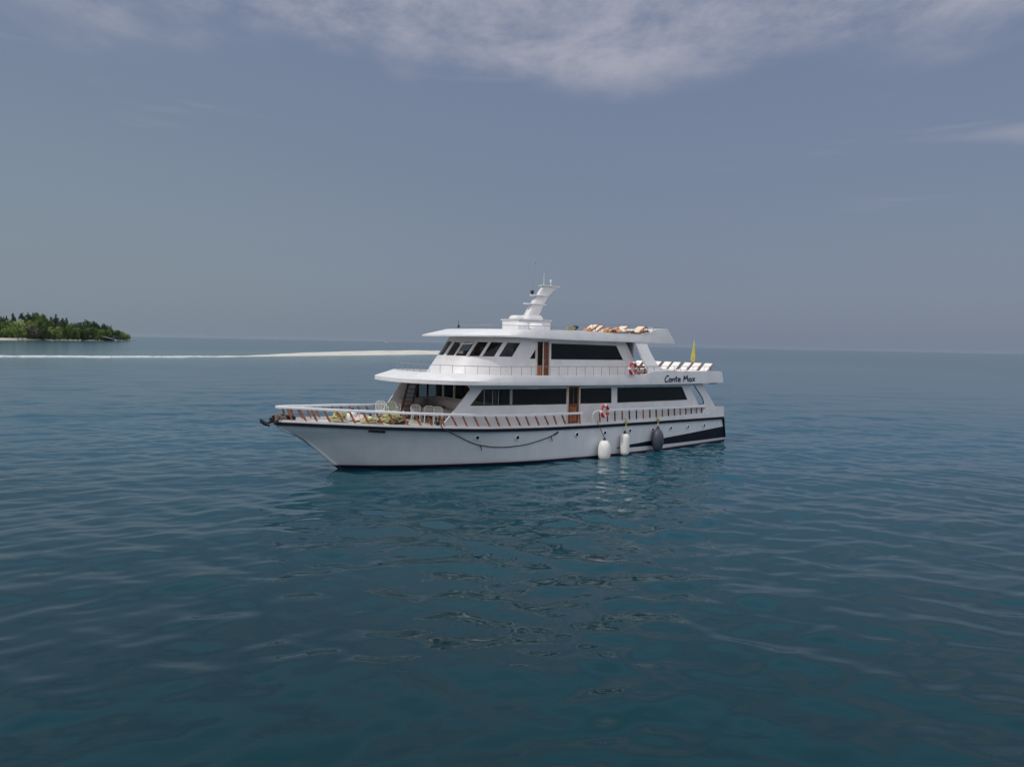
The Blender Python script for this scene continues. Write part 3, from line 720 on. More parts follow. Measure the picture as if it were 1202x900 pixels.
# starboard wing framing seen from inside, built-in bench along the saloon front
mb = MB(); mb.box((19.75, .3, 2.32), (.78, 5.0, .52)); mb.box((20.9, -2.35, 2.36), (1.7, .6, .48)); 
bn = mb.build('bench', BENCH, yacht, bevel=.04)
mb = MB(); mb.box((19.50, .3, 2.80), (.18, 5.0, .50)); mb.box((20.9, -2.62, 2.82), (1.7, .14, .46)); mb.build('bench_back', BENCH, bn, bevel=.05)
mb = MB(); mb.box((20.75, -2.3, 2.66), (1.1, .5, .12)); mb.box((19.85, -1.9, 2.64), (.6, 1.2, .12)); mb.box((20.3, -2.30, 2.90), (.5, .14, .34), rz=.4); mb.build('cushion', GREYC, bn, bevel=.04)
# companion stair of dark wood, starboard side of the covered foredeck
st_ = []
mb = MB(); a0, a1 = Vector((21.35, -2.38, 3.98)), Vector((22.05, -2.02, 2.16)); off = Vector((-.28, .50, 0))
for k in (0, 1): 
    mb.tube([a0 + off * k, a1 + off * k], .075, 4, flat=.5)
stair = mb.build('stair', DARKW, yacht)
for k in range(8):
    p = a0.lerp(a1, (k + .6) / 8.4) + off * .5; mb = MB(); mb.box(p, (.20, .56, .035), rz=math.atan2(off.y, off.x) - R(90)); mb.build('stair_tread', DARKW if k % 2 else DOORW, stair)

# ---- upper deck: canopy and fascia
def canopy(name, low, top, zlow, ztop, material, parent, lip=.16, inner=.12, deck=.30):
    """outlines: lists of (s, t) port half, bow to stern; mirrored. lip = upright edge, then the side leans in to the top outline."""
    def full(o): return [(s, -t) for s, t in o[::-1] if t > 0] + [(s, t) for s, t in o]
    L_, T_ = full(low), full(top); mb = MB()
    A = [(s, t, zlow(s)) for s, t in L_]; B = [(s, t, zlow(s) + lip) for s, t in L_]; C_ = [(s, t, ztop(s)) for s, t in T_]
    D_ = [(s - .0, t * (1 - inner / max(abs(t), .6)) if abs(t) > .3 else t, ztop(s)) for s, t in T_]
    E_ = [(p[0], p[1], min(ztop(p[0]) - .02, zlow(p[0]) + deck)) for p in D_]
    rows = [A, B, C_, D_, E_]; n_ = len(A)
    vs = [p for r_ in rows for p in r_]; fs = []
    for i in range(4):
        for j in range(n_ - 1): fs.append((i * n_ + j, i * n_ + j + 1, (i + 1) * n_ + j + 1, (i + 1) * n_ + j))
    # underside and deck as strips port to starboard
    h = n_ // 2
    for r_ in (0, 4):
        for j in range(h):
            a = r_ * n_ + j; b = r_ * n_ + j + 1; c = r_ * n_ + n_ - 2 - j; d = r_ * n_ + n_ - 1 - j
            fs.append((a, b, c, d) if b != c else (a, b, d))
    fs.append(tuple([i * n_ for i in range(5)])[::1]); 
    fs.append(tuple([i * n_ + n_ - 1 for i in range(5)]))
    for i in range(4): fs.append((i * n_, i * n_ + n_ - 1, (i + 1) * n_ + n_ - 1, (i + 1) * n_))
    mb.add(vs, fs); return mb.build(name, material, parent, smooth=True, ang=28)
low = [(23.85, 0), (23.84, 1.0), (23.72, 1.7), (23.35, 2.4), (22.8, 3.05), (22.1, 3.5), (21.2, 3.72), (20.3, 3.78), (19.0, 3.80), (17, 3.80), (14, 3.80), (11, 3.80), (9.2, 3.78), (8.6, 3.76), (8.2, 3.75), (5, 3.66), (1.25, 3.35)]
top = [(22.78, 0), (22.76, 1.0), (22.64, 1.7), (22.3, 2.3), (21.7, 2.88), (20.9, 3.32), (20.0, 3.56), (19.2, 3.66), (18.3, 3.70), (17, 3.72), (14, 3.74), (11, 3.74), (9.2, 3.72), (8.6, 3.72), (8.2, 3.71), (5, 3.62), (1.35, 3.31)]
zl = lambda s: lerp_tab(s, [1, 3.5, 10, 15, 19, 21, 22.5, 23.5], [3.94, 3.94, 3.99, 4.05, 4.13, 4.17, 4.21, 4.23])
zt = lambda s: lerp_tab(s, [1, 8.15, 8.25, 8.65, 8.75, 12, 15.5, 19.5, 22], [4.66, 4.75, 4.76, 4.70, 4.55, 4.55, 4.58, 4.63, 4.73])
# resample outlines so the deck strips run square across
canopy('upper_deck', low, top, zl, zt, WHITE, yacht, lip=.19)
# soffit beams / small lamps under canopy
for s, t in ((22.9, 1.9), (23.2, -1.2), (10.2, 3.2)):
    mb = MB(); mb.lathe([(.05, 0), (.05, -.05), (.02, -.07)], 10, (s, t, zl(s) + .0)); mb.build('soffit_lamp', STEEL, yacht)
mb = MB(); mb.box((1.85, 3.0, 3.90), (.7, .10, .10)); mb.build('shower_head_arm', BLACKR, yacht)

# name on the fascia: hand-drawn strokes
def strokes():
    S = []
    def arc(cx, cy, rx, ry, a0, a1, n_=10): return [(cx + rx * math.cos(R(a0 + (a1 - a0) * i / n_)), cy + ry * math.sin(R(a0 + (a1 - a0) * i / n_))) for i in range(n_ + 1)]
    S.append([(.62, .92), (.42, 1.0), (.20, .72), (.06, .38), (.10, .10), (.30, .03), (.55, .12)])                     # C
    S.append(arc(.88, .28, .20, .24, 0, 360, 14))                                     # o
    S += [[(1.22, .52), (1.20, .04)], [(1.20, .36), (1.36, .52), (1.50, .46), (1.52, .04)]]       # n
    S += [[(1.80, .86), (1.76, .12), (1.90, .04)], [(1.62, .56), (1.98, .58)]]                 # t
    S.append([(2.10, .30), (2.42, .34), (2.40, .50), (2.24, .54), (2.10, .40), (2.08, .16), (2.22, .04), (2.46, .10)])  # e
    S.append([(2.94, .02), (3.04, .92), (3.26, .36), (3.52, .96), (3.62, .04)])                 # M
    S += [arc(3.98, .27, .19, .23, 20, 380, 14), [(4.17, .52), (4.18, .06), (4.26, .04)]]          # a
    S += [[(4.40, .54), (4.78, .04)], [(4.80, .56), (4.38, .02)]]                        # x
    return S
tf = lambda s: lerp_tab(s, [1.25, 5, 8.2], [3.35, 3.66, 3.75])
for side in (1, -1):
    nm = MB()
    for stt in strokes():
        pts = []
        for i in range(len(stt) - 1):
            for k in range(3): f = k / 3; pts.append((stt[i][0] * (1 - f) + stt[i + 1][0] * f, stt[i][1] * (1 - f) + stt[i + 1][1] * f))
        pts.append(stt[-1])
        P3 = []
        for u, v in pts:
            s = 7.46 - u * .615 if side == 1 else 4.45 + u * .615; z = 4.10 + v * .385
            P3.append((s, side * (tf(s) + .006 - .03 * (z - 4.1)), z))
        nm.tube(P3, .040, 6)
    nm.build('name_lettering', LETTER, yacht)

# upper rails
upr = lambda s: lerp_tab(s, [1.5, 8, 12, 17, 20, 22], [4.99, 5.04, 5.04, 5.06, 5.06, 5.10])
def outline_t(o, s): return float(np.interp(s, [p[0] for p in o[::-1]], [p[1] for p in o[::-1]]))
path = [(1.5, 3.25), (5, 3.56), (8, 3.65), (11, 3.68), (14, 3.68), (17, 3.66), (18.5, 3.62), (19.4, 3.56), (20.1, 3.42), (20.9, 3.20), (21.6, 2.80), (22.15, 2.24), (22.48, 1.65), (22.62, 1.0), (22.64, .5)]
full = path + [(22.65, 0)] + [(s, -t) for s, t in path[::-1]]
def fine_path(pl, step):
    out = [Vector(pl[0])]; acc = 0
    for a, b in zip(pl, pl[1:]):
        a, b = Vector(a), Vector(b); L_ = (b - a).length; k = (step - acc) / L_
        while k <= 1: out.append(a.lerp(b, k)); k += step / L_
        acc = (acc + L_) % step
    return out
fp = fine_path(full, .25)
mb = MB(); mb.tube([(p.x, p.y, upr(p.x)) for p in fp], .016, 6)
ur = mb.build('upper_rail', GREYRAIL, yacht, smooth=True)
for p in fine_path(full, .62)[:95]:
    mb = MB(); mb.tube([(p.x, p.y, upr(p.x)), (p.x, p.y, zt(p.x) - .02)], .012, 5); mb.build('rail_post', GREYRAIL, ur)

# ---- wheelhouse
def sup(phi, z, A=3.27, Bq=2.62, s0=17.15, n_=2.5, rk=.75):
    c, si = math.cos(phi), math.sin(phi)
    return Vector((s0 + A * abs(c) ** (2 / n_) - rk * (z - 5.52), Bq * abs(si) ** (2 / n_) * (1 if si > 0 else -1), z))
ZB, Z1, Z2, ZT_ = 4.42, 5.53, 6.26, 6.50
MULL = [(-86, -76), (-72, -61), (-57, -44), (-40, -26), (-20, -4.5), (-1, 9.5), (12, 26.5), (30.5, 43.5), (47, 60), (65, 78.5)]
def arcphi(x_target, z=5.53):
    return x_target
wh = MB(); front = []
brk = sorted(set([-90, -80, -70] + [a for p in MULL for a in p] + [84, 90]))
# finer steps between the breaks
phis = []
for a, b in zip(brk, brk[1:]):
    k = max(1, int((b - a) / 4)); phis += [a + (b - a) * i / k for i in range(k)]
phis.append(90)
def is_win(a, b):
    mid = (a + b) / 2
    return any(p[0] <= mid <= p[1] for p in MULL)
zs = [ZB, 4.8, 5.15, Z1, Z2, ZT_]
th_ = .07
def inn(p): 
    return Vector((p.x - .0, p.y, p.z)) + (Vector((17.0, 0, p.z)) - p).normalized() * th_
for i in range(len(phis) - 1):
    a, b = R(phis[i]), R(phis[i + 1]); wn = is_win(phis[i], phis[i + 1])
    for j in range(len(zs) - 1):
        if wn and zs[j] == Z1: continue
        o4 = [sup(a, zs[j]), sup(b, zs[j]), sup(b, zs[j + 1]), sup(a, zs[j + 1])]; i4 = [inn(p) for p in o4]
        fs = [(0, 1, 2, 3), (7, 6, 5, 4)]
        if zs[j] == Z1:      # mullion cheeks
            fs += [(0, 3, 7, 4), (1, 5, 6, 2)]
        if wn and zs[j + 1] == Z1: fs += [(3, 2, 6, 7)]
        if wn and zs[j] == Z2: fs += [(0, 4, 5, 1)]
        wh.add(o4 + i4, fs)
bm_ = wh
whf = None
me = bpy.data.meshes.new('wheelhouse_front'); me.from_pydata(wh.v, [], wh.f)
bm = bmesh.new(); bm.from_mesh(me); bmesh.ops.remove_doubles(bm, verts=bm.verts, dist=.0004); bmesh.ops.recalc_face_normals(bm, faces=bm.faces); bm.to_mesh(me); bm.free()
whf = link('wheelhouse_front', me, WHITE, yacht, smooth=True, ang=30)
for p0, p1 in MULL:
    g = MB(); k = 4; row0, row1 = [], []
    for i in range(k + 1):
        a = R(p0 + (p1 - p0) * i / k)
        for row, z in ((row0, Z1 - .02), (row1, Z2 + .02)):
            q = sup(a, z); row.append(q + (Vector((17.0, 0, z)) - q).normalized() * .045)
    g.add(row0 + row1, [(i, i + 1, i + k + 2, i + k + 1) for i in range(k)]); g.build('window_pane', GLASS, whf)
# awning pane standing open at the third window
q0, q1 = sup(R(11), Z2), sup(R(28), Z2 - .02); outv = Vector((.22, .02, -.12)); mb = MB()
mb.tube([q0, q0 + outv, q1 + Vector((.20, .10, -.05)), q1], .028, 4); mb.tube([sup(R(-3), Z2) + Vector((.02, 0, 0)), q0 + Vector((.15, 0, -.03)), q0 + outv], .02, 4); mb.build('open_window_frame', TRIMW, whf)
# wheelhouse sides
tu = lambda s, z=0: 2.62
# side walls start where the raked front shell ends: its edge leans
e_b, e_t = sup(R(90), ZB), sup(R(90), ZT_)
UW = [(15.42, 6.26), (10.48, 6.20), (9.88, 5.38), (15.42, 5.41)]; UD = [(16.44, 6.34), (15.60, 6.34), (15.55, 4.50), (16.40, 4.50)]
TRI = [(16.90, 5.43), (16.50, 5.97), (16.50, 5.43)]
for side in (1, -1):
    wl = wall('wheelhouse_side', [(e_t.x, 6.5), (e_b.x, 4.42), (8.30, 4.42), (8.75, 5.1), (9.63, 6.34), (9.66, 6.5)], [UW, UD, TRI], tu, .08, side, WHITE, yacht)
    frame(UW, tu, side, GASKET, wl, .025); pane(UW, tu, .05, side, BLACKGL, wl); pane(TRI, tu, .05, side, BLACKGL, wl, grow=.01)
    yv = side * (2.62 - .05); d = MB()
    d.box((15.80, yv, 5.42), (.44, .05, 1.80)); dr = d.build('sliding_door', DOORW, yacht)
    g = MB(); g.box((16.20, yv - side * .02, 5.70), (.36, .03, 1.20)); g.build('door_glass', BLACKGL, dr)
    g = MB(); g.box((16.20, yv - side * .01, 4.80), (.36, .04, .56)); g.build('door_panel', WOOD, dr)
    g = MB(); g.box((15.56, side * 2.635, 5.42), (.05, .05, 1.86)); g.box((16.43, side * 2.635, 5.42), (.05, .05, 1.86)); g.box((15.995, side * 2.635, 5.42), (.05, .04, 1.82)); g.build('door_frame', TANC, dr)
    g = MB(); g.box((15.86, side * 2.60, 5.3), (.03, .03, .22)); g.build('door_handle', STEEL, dr)
cross_wall('wheelhouse_back', 9.0, 2.56, 4.42, 6.45, [[(-.5, 4.5), (.5, 4.5), (.5, 6.2), (-.5, 6.2)]], CEIL, yacht)
cross_wall('wheelhouse_partition', 16.95, 2.5, 4.42, 6.46, [], mat('partition_wood', (0.26, 0.13, 0.09), 0.5, var=0.25, vscale=3), yacht)
mb = MB(); mb.box((14.0, 0, 4.46), (10.2, 5.1, .05)); mb.build('wheelhouse_floor', BROWNIN, yacht)
mb = MB(); mb.box((19.1, 0, 5.10), (.7, 3.2, 1.0)); mb.box((18.95, .2, 5.68), (.3, 1.4, .2)); cs = mb.build('helm_console', BROWNIN, yacht, bevel=.05)
mb = MB(); mb.tube([(18.62 + .05 * math.sin(a), .3 + .32 * math.cos(a), 5.55 + .32 * math.sin(a)) for a in [6.2832 * k / 20 for k in range(20)]], .025, 6, closed_path=True); mb.build('steering_wheel', WOOD, cs)
mb = MB(); mb.box((17.9, -.6, 5.2), (.5, .5, .12)); mb.box((17.68, -.6, 5.6), (.1, .5, .8)); mb.lathe([(.06, 4.48), (.06, 5.15)], 10, (17.9, -.6, 0)); mb.build('helm_seat', TANC, yacht, bevel=.03)
mb = MB(); mb.box((17.6, 1.9, 5.75), (.06, .32, .45)); mb.build('instrument_panel', TRIMW, yacht)

# ---- roof deck
rl = [(21.26, 0), (21.23, .9), (21.05, 1.5), (20.65, 2.05), (20.1, 2.5), (19.4, 2.82), (18.7, 2.98), (18.0, 3.08), (17, 3.12), (14, 3.14), (11, 3.14), (8.5, 3.12), (7.8, 3.12), (7.4, 3.11), (6.6, 3.10), (6.2, 3.10), (5.85, 3.10)]
rt_ = [(19.72, 0), (19.70, .9), (19.52, 1.5), (19.2, 2.0), (18.8, 2.36), (18.3, 2.64), (17.8, 2.80), (17.2, 2.92), (16.3, 2.98), (14, 3.02), (11, 3.02), (8.5, 3.02), (7.8, 3.02), (7.5, 3.02), (7.0, 3.02), (6.7, 3.02), (6.5, 3.02)]
rzl = lambda s: lerp_tab(s, [5.8, 9.6, 15, 18, 20.9], [6.39, 6.43, 6.46, 6.53, 6.52])
rzt = lambda s: lerp_tab(s, [6.5, 7.5, 7.9, 8.4, 12.5, 13.6, 16, 19.5], [7.30, 7.24, 7.12, 6.93, 6.92, 7.0, 6.97, 6.94])
canopy('roof_deck', rl, rt_, rzl, rzt, WHITE, yacht, lip=.08, deck=.13)
for side in (1, -1):       # slanting struts from roof to upper deck bulwark
    ty = lambda z: 3.10 + (z - 6.4) * (3.10 - 3.66) / (6.4 - 4.75)
    m1 = MB(); pr = [(9.45, 6.50), (8.45, 6.50), (8.28, 5.9), (8.0, 5.3), (7.7, 4.95), (7.2, 4.74), (8.75, 4.66), (8.92, 5.2), (9.2, 5.95)]
    vs = [(s, side * (ty(z) - .0), z) for s, z in pr] + [(s, side * (ty(z) - .14), z) for s, z in pr]; n_ = len(pr)
    m1.add(vs, [tuple(range(n_)), tuple(range(2 * n_ - 1, n_ - 1, -1))] + [(i, i + n_, (i + 1) % n_ + n_, (i + 1) % n_) for i in range(n_)])
    m1.build('roof_strut', WHITE, yacht)
    # rubber lining of the wing opening
    m1 = MB(); m1.tube([(s, side * (tw(s) - .05), z) for s, z in CUT], .035, 5, closed_path=True); m1.build('opening_trim', NAVY, yacht)
rpath = [(6.7, 2.95), (9, 2.95), (12, 2.95), (14, 2.95), (16.3, 2.9), (17.2, 2.82), (17.9, 2.66), (18.4, 2.44), (18.85, 2.14), (19.18, 1.74), (19.38, 1.28), (19.45, .6)]
rfull = rpath + [(19.46, 0)] + [(s, -t) for s, t in rpath[::-1]]
rrz = lambda s: lerp_tab(s, [6.7, 9.7, 12.6, 14.5, 19.5], [7.33, 7.42, 7.40, 7.18, 7.14])
mb = MB(); mb.tube([(p.x, p.y, rrz(p.x)) for p in fine_path(rfull, .3)], .014, 6); rr2 = mb.build('roof_rail', GREYRAIL, yacht, smooth=True)
for p in fine_path(rfull, 1.5)[1:]:
    mb = MB(); mb.tube([(p.x, p.y, rrz(p.x)), (p.x, p.y, rzt(p.x) - .03)], .012, 5); mb.build('rail_post', GREYRAIL, rr2)
mb = MB(); mb.lathe([(.06, 7.0), (.06, 7.14), (.03, 7.16), (.012, 7.18), (.012, 7.40)], 8, (19.5, -.3, 0)); mb.build('deck_light', BLACKR, yacht)
# small curved handrail by the sun loungers
mb = MB(); mb.tube([(8.6, 3.03, 6.98), (8.1, 3.04, 6.99), (7.85, 3.04, 7.06), (7.75, 3.04, 7.18), (7.85, 3.04, 7.30), (8.2, 3.03, 7.33)], .03, 6); mb.build('handrail', TRIMW, yacht, smooth=True)

# ---- mast and deck lockers
base = MB(); base.box((15.1, 0, 7.22), (2.3, 1.6, .62)); lk = base.build('roof_locker', WHITE, yacht, bevel=.04)
mb = MB(); mb.box((15.1, 0, 7.555), (2.42, 1.72, .05)); mb.build('locker_lid', TRIMW, lk, bevel=.01)
for s in (15.92, 15.38, 14.84, 14.30):
    mb = MB(); mb.box((s, .815, 7.20), (.44, .03, .40)); mb.build('locker_door', TRIMW, lk, bevel=.008)
mb = MB(); mb.box((16.265, 0, 7.20), (.03, 1.2, .40)); mb.build('locker_door', TRIMW, lk, bevel=.008)
def mast():
    prof = [  # z, front s, back s, half width
        (7.58, 15.34, 14.42, .26), (7.82, 15.20, 14.32, .24), (8.1, 15.04, 14.16, .22), (8.47, 14.84, 13.96, .20), (8.53, 14.76, 13.90, .17), (9.0, 14.44, 13.56, .15), (9.04, 14.36, 13.50, .13), (9.28, 14.22, 13.26, .12), (9.45, 14.06, 12.98, .11), (9.56, 14.00, 12.82, .10)]
    mb = MB(); rg_ = []
    for z, a, b, w_ in prof:
        c = (a + b) / 2; h = (a - b) / 2
        if z > 8.3: c += .0
        rg_.append([(c + h * math.copysign(abs(math.cos(q)) ** .35, math.cos(q)), w_ * math.copysign(abs(math.sin(q)) ** .35, math.sin(q)), z) for q in [6.2832 * k / 16 for k in range(16)]])
    mb.rings(rg_); ms = mb.build('mast', WHITE, yacht, smooth=True, ang=50)
    def plate(c, sx_, sy_, name='mast_platform'):
        m2 = MB(); n2 = 16
        m2.rings([[(c[0] + sx_ * math.cos(6.2832 * k / n2), c[1] + sy_ * math.sin(6.2832 * k / n2), c[2] + dz) for k in range(n2)] for dz in (-.03, .03)]); return m2.build(name, TRIMW, ms, smooth=True)
    plate((14.50, 0, 8.50), .84, .26); plate((14.22, 0, 9.00), .66, .22)
    m2 = MB(); m2.box((13.45, 0, 9.58), (1.35, .42, .05)); m2.build('mast_platform', TRIMW, ms, bevel=.02)
    m2 = MB(); m2.lathe([(.07, 9.02), (.07, 9.12), (.11, 9.14), (.11, 9.24), (.04, 9.28)], 12, (14.72, 0, 0)); m2.build('navigation_lamp', BLACKR, ms, smooth=True)
    m2 = MB(); m2.lathe([(.02, 9.6), (.02, 9.82), (.07, 9.84), (.07, 9.94), (.02, 9.97)], 12, (13.35, 0, 0)); m2.build('masthead_light', TRIMW, ms, smooth=True)
    m2 = MB(); m2.tube([(13.95, .1, 9.58), (13.95, .1, 10.0), (13.95, .1, 10.35)], [.02, .014, .006], 6); m2.build('whip_antenna', TRIMW, ms)
    m2 = MB(); m2.tube([(14.62, -.1, 9.05), (14.52, -.1, 10.2), (14.45, -.1, 10.85)], [.014, .009, .005], 6); m2.lathe([(.03, 10.85), (.05, 10.9), (.03, 10.98)], 8, (14.45, -.1, 0)); m2.build('whip_antenna', GREYRAIL, ms)
    # fairing round the mast foot and dome in front
    m2 = MB(); m2.rings([[(14.75 + a * x, b * y, z) for x, y in ((-1, -1), (1, -1), (1, 1), (-1, 1))] for a, b, z in ((.60, .42, 7.575), (.58, .40, 7.68), (.50, .34, 7.84), (.46, .32, 7.85))]); m2.build('mast_foot', WHITE, ms, bevel=.05)
mast()
for s, t in ((15.9, .1),):
    m2 = MB(); m2.rings([[(s + a * x, t + b * y, z) for x, y in ((-1, -1), (1, -1), (1, 1), (-1, 1))] for a, b, z in ((.26, .42, 7.575), (.25, .40, 7.68), (.20, .34, 7.80))]); m2.build('skylight_hatch', TRIMW, yacht, bevel=.05)
for s in (16.35, 15.30):    # life raft canisters on the port side of the lockers
    M = Matrix.Rotation(R(90), 4, 'Y'); m2 = MB(); m2.lathe([(.10, -.42), (.22, -.38), (.25, -.30), (.25, .30), (.22, .38), (.10, .42)], 16, (s, 1.12, 7.12), M)
    cn = m2.build('life_raft_canister', TRIMW, yacht, smooth=True, ang=40)
    m2 = MB(); m2.box((s, 1.12, 6.84), (.6, .4, .14)); m2.build('cradle', STEEL, cn)
# bow fitting
mb = MB(); mb.rings([[(s, y * w_, z0 + dz) for y, dz in ((-1, -.10), (1, -.10), (1, .10), (-1, .10))] for s, w_, z0 in ((28.6, .22, 2.60), (29.2, .20, 2.56), (29.7, .14, 2.56))]); bf = mb.build('bow_fitting', IRON, yacht, bevel=.02)
mb = MB()
for k in range(10):
    s = 29.02 + .055 * k; rr_ = .20 + .03 * math.sin(k * 1.7)
    mb.tube([(s + .03 * math.sin(a * 2 + k), rr_ * 1.05 * math.cos(a), 2.58 + rr_ * .95 * math.sin(a)) for a in [6.2832 * j / 14 for j in range(14)]], .035, 6, closed_path=True)
mb.build('rope_lashing', BROPE, bf, smooth=True)
mb = MB(); mb.box((28.95, 0, 2.70), (.62, .26, .12), ry=-.22); mb.build('windlass', BLACKR, bf, bevel=.04)

# ------------------------------------------------------------------ things carried by the yacht
def on_boat(name, s, t, z, rz, label, cat, group=None): return empty(name, wp(s, t, z), BR + rz, label, cat, group)
# anchor hanging in the bow roller
an = on_boat('anchor', 29.72, 0, 2.52, 0, 'black iron anchor stowed at the tip of the yacht bow', 'anchor')
mb = MB(); mb.tube([(-.35, 0, .02), (.15, 0, -.10), (.42, 0, -.02)], [.05, .06, .05], 8); mb.build('shank', IRON, an)
for sd_ in (1, -1):
    mb = MB(); mb.add([(.46, 0, .06), (.10, .26 * sd_, -.20), (.02, .10 * sd_, -.26), (.30, .02 * sd_, -.16), (.40, .02 * sd_, .12), (.08, .20 * sd_, -.10)], [(0, 1, 5, 4), (0, 3, 2, 1), (1, 2, 5), (0, 4, 3), (2, 3, 4, 5)]); mb.build('fluke', IRON, an)
# rope heaps
def rope_heap(s, t, rad, hgt, z, seed, label, tray=True):
    o = on_boat('rope_coil', s, t, z, 0, label, 'rope', 'rope coils on the foredeck'); r = random.Random(seed); mb = MB()
    for k in range(26):
        cz = .05 + hgt * (k / 26); rr_ = rad * (1 - .45 * k / 26) * r.uniform(.6, 1); cx, cy = r.uniform(-.12, .12), r.uniform(-.15, .15); tl = r.uniform(-.35, .35); tl2 = r.uniform(-.35, .35)
        mb.tube([(cx + rr_ * math.cos(a), cy + rr_ * math.sin(a) * 1.0, cz + tl * rr_ * math.cos(a) * .5 + tl2 * rr_ * math.sin(a) * .5 + .03 * math.sin(3 * a + k)) for a in [6.2832 * j / 16 for j in range(16)]], .033, 6, closed_path=True)
    mb.build('rope_loops', YROPE, o, smooth=True)
    if tray:
        mb = MB(); mb.box((.0, 0, .05), (1.0, 1.5, .10), rz=.2); mb.build('rubber_mat', BLACKR, o, bevel=.03)
rope_heap(24.15, 1.0, .62, .36, 2.26, 1, 'large heap of yellow-green mooring rope on a black mat behind the forward rail')
rope_heap(26.3, -.15, .36, .30, 2.36, 2, 'small heap of yellow-green rope at the narrow end of the foredeck', False)
rope_heap(25.1, .45, .42, .10, 2.28, 4, 'flat low coil of green rope between the two heaps on the foredeck', False)
def ball(s, t, z, r, label):
    o = on_boat('mooring_buoy', s, t, z, 0, label, 'buoy', 'white buoys on the foredeck')
    mb = MB(); mb.lathe([(.02, 0)] + [(r * math.sin(a), r - r * math.cos(a)) for a in [math.pi * k / 12 for k in range(1, 11)]] + [(.07, 2 * r), (.05, 2 * r + .08)], 16); mb.build('buoy_body', FENDW, o, smooth=True)
    mb = MB(); mb.lathe([(.075, 2 * r + .0), (.06, 2 * r + .10), (.02, 2 * r + .12)], 10); mb.build('eye_cap', BLACKR, o, smooth=True)
ball(25.95, .05, 2.33, .20, 'white ball buoy lying beside the small rope heap on the foredeck')
ball(25.3, -.9, 2.31, .22, 'white ball buoy by the far rail of the foredeck')
ball(24.9, .25, 2.29, .13, 'smallest white ball buoy, in front of the large rope heap')
# folded tarpaulin on the foredeck
tp = on_boat('tarpaulin', 25.0, -.8, 2.27, .3, 'crumpled pale pink tarpaulin on the foredeck by the far rail', 'tarpaulin'); tp.name = 'tarpaulin'
mb = MB(); n_ = 12; g_ = random.Random(9)
rows = [[(-.7 + 1.4 * i / n_, -.5 + 1.0 * j / n_, .04 + .18 * (1 - (2 * i / n_ - 1) ** 2) * (1 - (2 * j / n_ - 1) ** 2) * g_.uniform(.4, 1.6)) for j in range(n_ + 1)] for i in range(n_ + 1)]
mb.rings(rows, closed=False); mb.rings([[(p[0], p[1], 0.0) for p in r_] for r_ in rows], closed=False)
mb.build('sheet', mat('pink_tarp', (0.60, 0.48, 0.46), 0.7, var=.1), tp, smooth=True)

# plastic chairs
def chair_proto(slats, body, label, s, t, rz):
    o = on_boat('plastic_chair', s, t, 2.13, rz, label, 'chair', 'plastic chairs under the canopy')
    mb = MB(); mb.box((0, 0, .43), (.46, .46, .04)); mb.build('seat', PLAST, o, bevel=.012)
    mb = MB(); L_ = []
    for k in range(6): 
        y = -.20 + .08 * k; mb.box((-.25 - .0, y, .66), (.03, .038, .42), ry=-.18)
    bk_ = mb.build('back_slats', body, o)
    mb = MB(); mb.tube([(-.20, -.24, .42), (-.27, -.25, .80), (-.30, -.15, .90), (-.30, .15, .90), (-.27, .25, .80), (-.20, .24, .42)], .025, 6); mb.build('back_frame', PLAST, o, smooth=True)
    for x in (-.2, .2):
        for y in (-.21, .21):
            mb = MB(); mb.tube([(x, y, .42), (x * 1.2, y * 1.15, 0)], [.03, .022], 6); mb.build('leg', PLAST, o)
    for y in (-.25, .25):
        mb = MB(); mb.tube([(-.25, y, .64), (.12, y, .66), (.22, y, .62), (.21, y, .43)], .022, 6); mb.build('armrest', PLAST, o, smooth=True)
    return o
c0 = chair_proto(6, GPLAST, 'plastic chair with green-striped back slats, foot of the dark stair', 22.85, -1.35, R(75))
c1 = chair_proto(6, PLAST, 'white plastic chair next to the forward end of the cabin opening, left of the stair', 23.2, -2.05, R(60))
for s, t, rz, lb in ((22.2, .05, 228, 'white plastic chair with its back to the rail, just right of the stair'), (22.0, .95, 240, 'white plastic chair second to the right of the stair'), (21.75, 1.60, 215, 'white plastic chair nearest the slanting end of the cabin side')):
    c = copy_tree(c1); c.location = wp(s, t, 2.11); c.rotation_euler = (0, 0, BR + R(rz)); c['label'] = lb
tb_ = on_boat('low_table', 21.2, .9, 2.08, .1, 'low white table between the chairs and the saloon bench', 'table')
mb = MB(); mb.box((0, 0, .55), (.8, .8, .04)); mb.build('table_top', PLAST, tb_, bevel=.015)
for x in (-.33, .33):
    for y in (-.33, .33):
        mb = MB(); mb.tube([(x, y, .54), (x * 1.05, y * 1.05, 0)], .025, 6); mb.build('leg', PLAST, tb_)

# life rings
def ring(s, t, z, lab, par):
    o = on_boat('life_ring', s, t, z, 0, lab, 'life ring', 'red life rings on the yacht')
    mb = MB(); mb.tube([(.26 * math.cos(a), 0, .30 * math.sin(a)) for a in [6.2832 * k / 32 for k in range(32)]], .085, 10, closed_path=True); mb.build('ring', RED, o, smooth=True)
    for k in range(4):
        a0_ = R(0 + 90 * k); mb = MB(); mb.tube([(.26 * math.cos(a0_ + d), 0, .30 * math.sin(a0_ + d)) for d in (-.22, -.11, 0, .11, .22)], .091, 10); mb.build('white_band', TRIMW, o, smooth=True)
    mb = MB(); mb.tube([((.36 - .05 * math.cos(4 * a)) * math.cos(a), .02, (.41 - .05 * math.cos(4 * a)) * math.sin(a)) for a in [6.2832 * k / 48 for k in range(48)]], .010, 5, closed_path=True); mb.build('grab_line', TRIMW, o)
ring(12.62, bd(12.6) + .09, 2.60, 'red and white life ring hung on the main deck rail above the first white fender', 1)
ring(10.37, 3.86, 4.94, 'red life ring hung on the upper deck rail beside the slanting roof strut', 1)

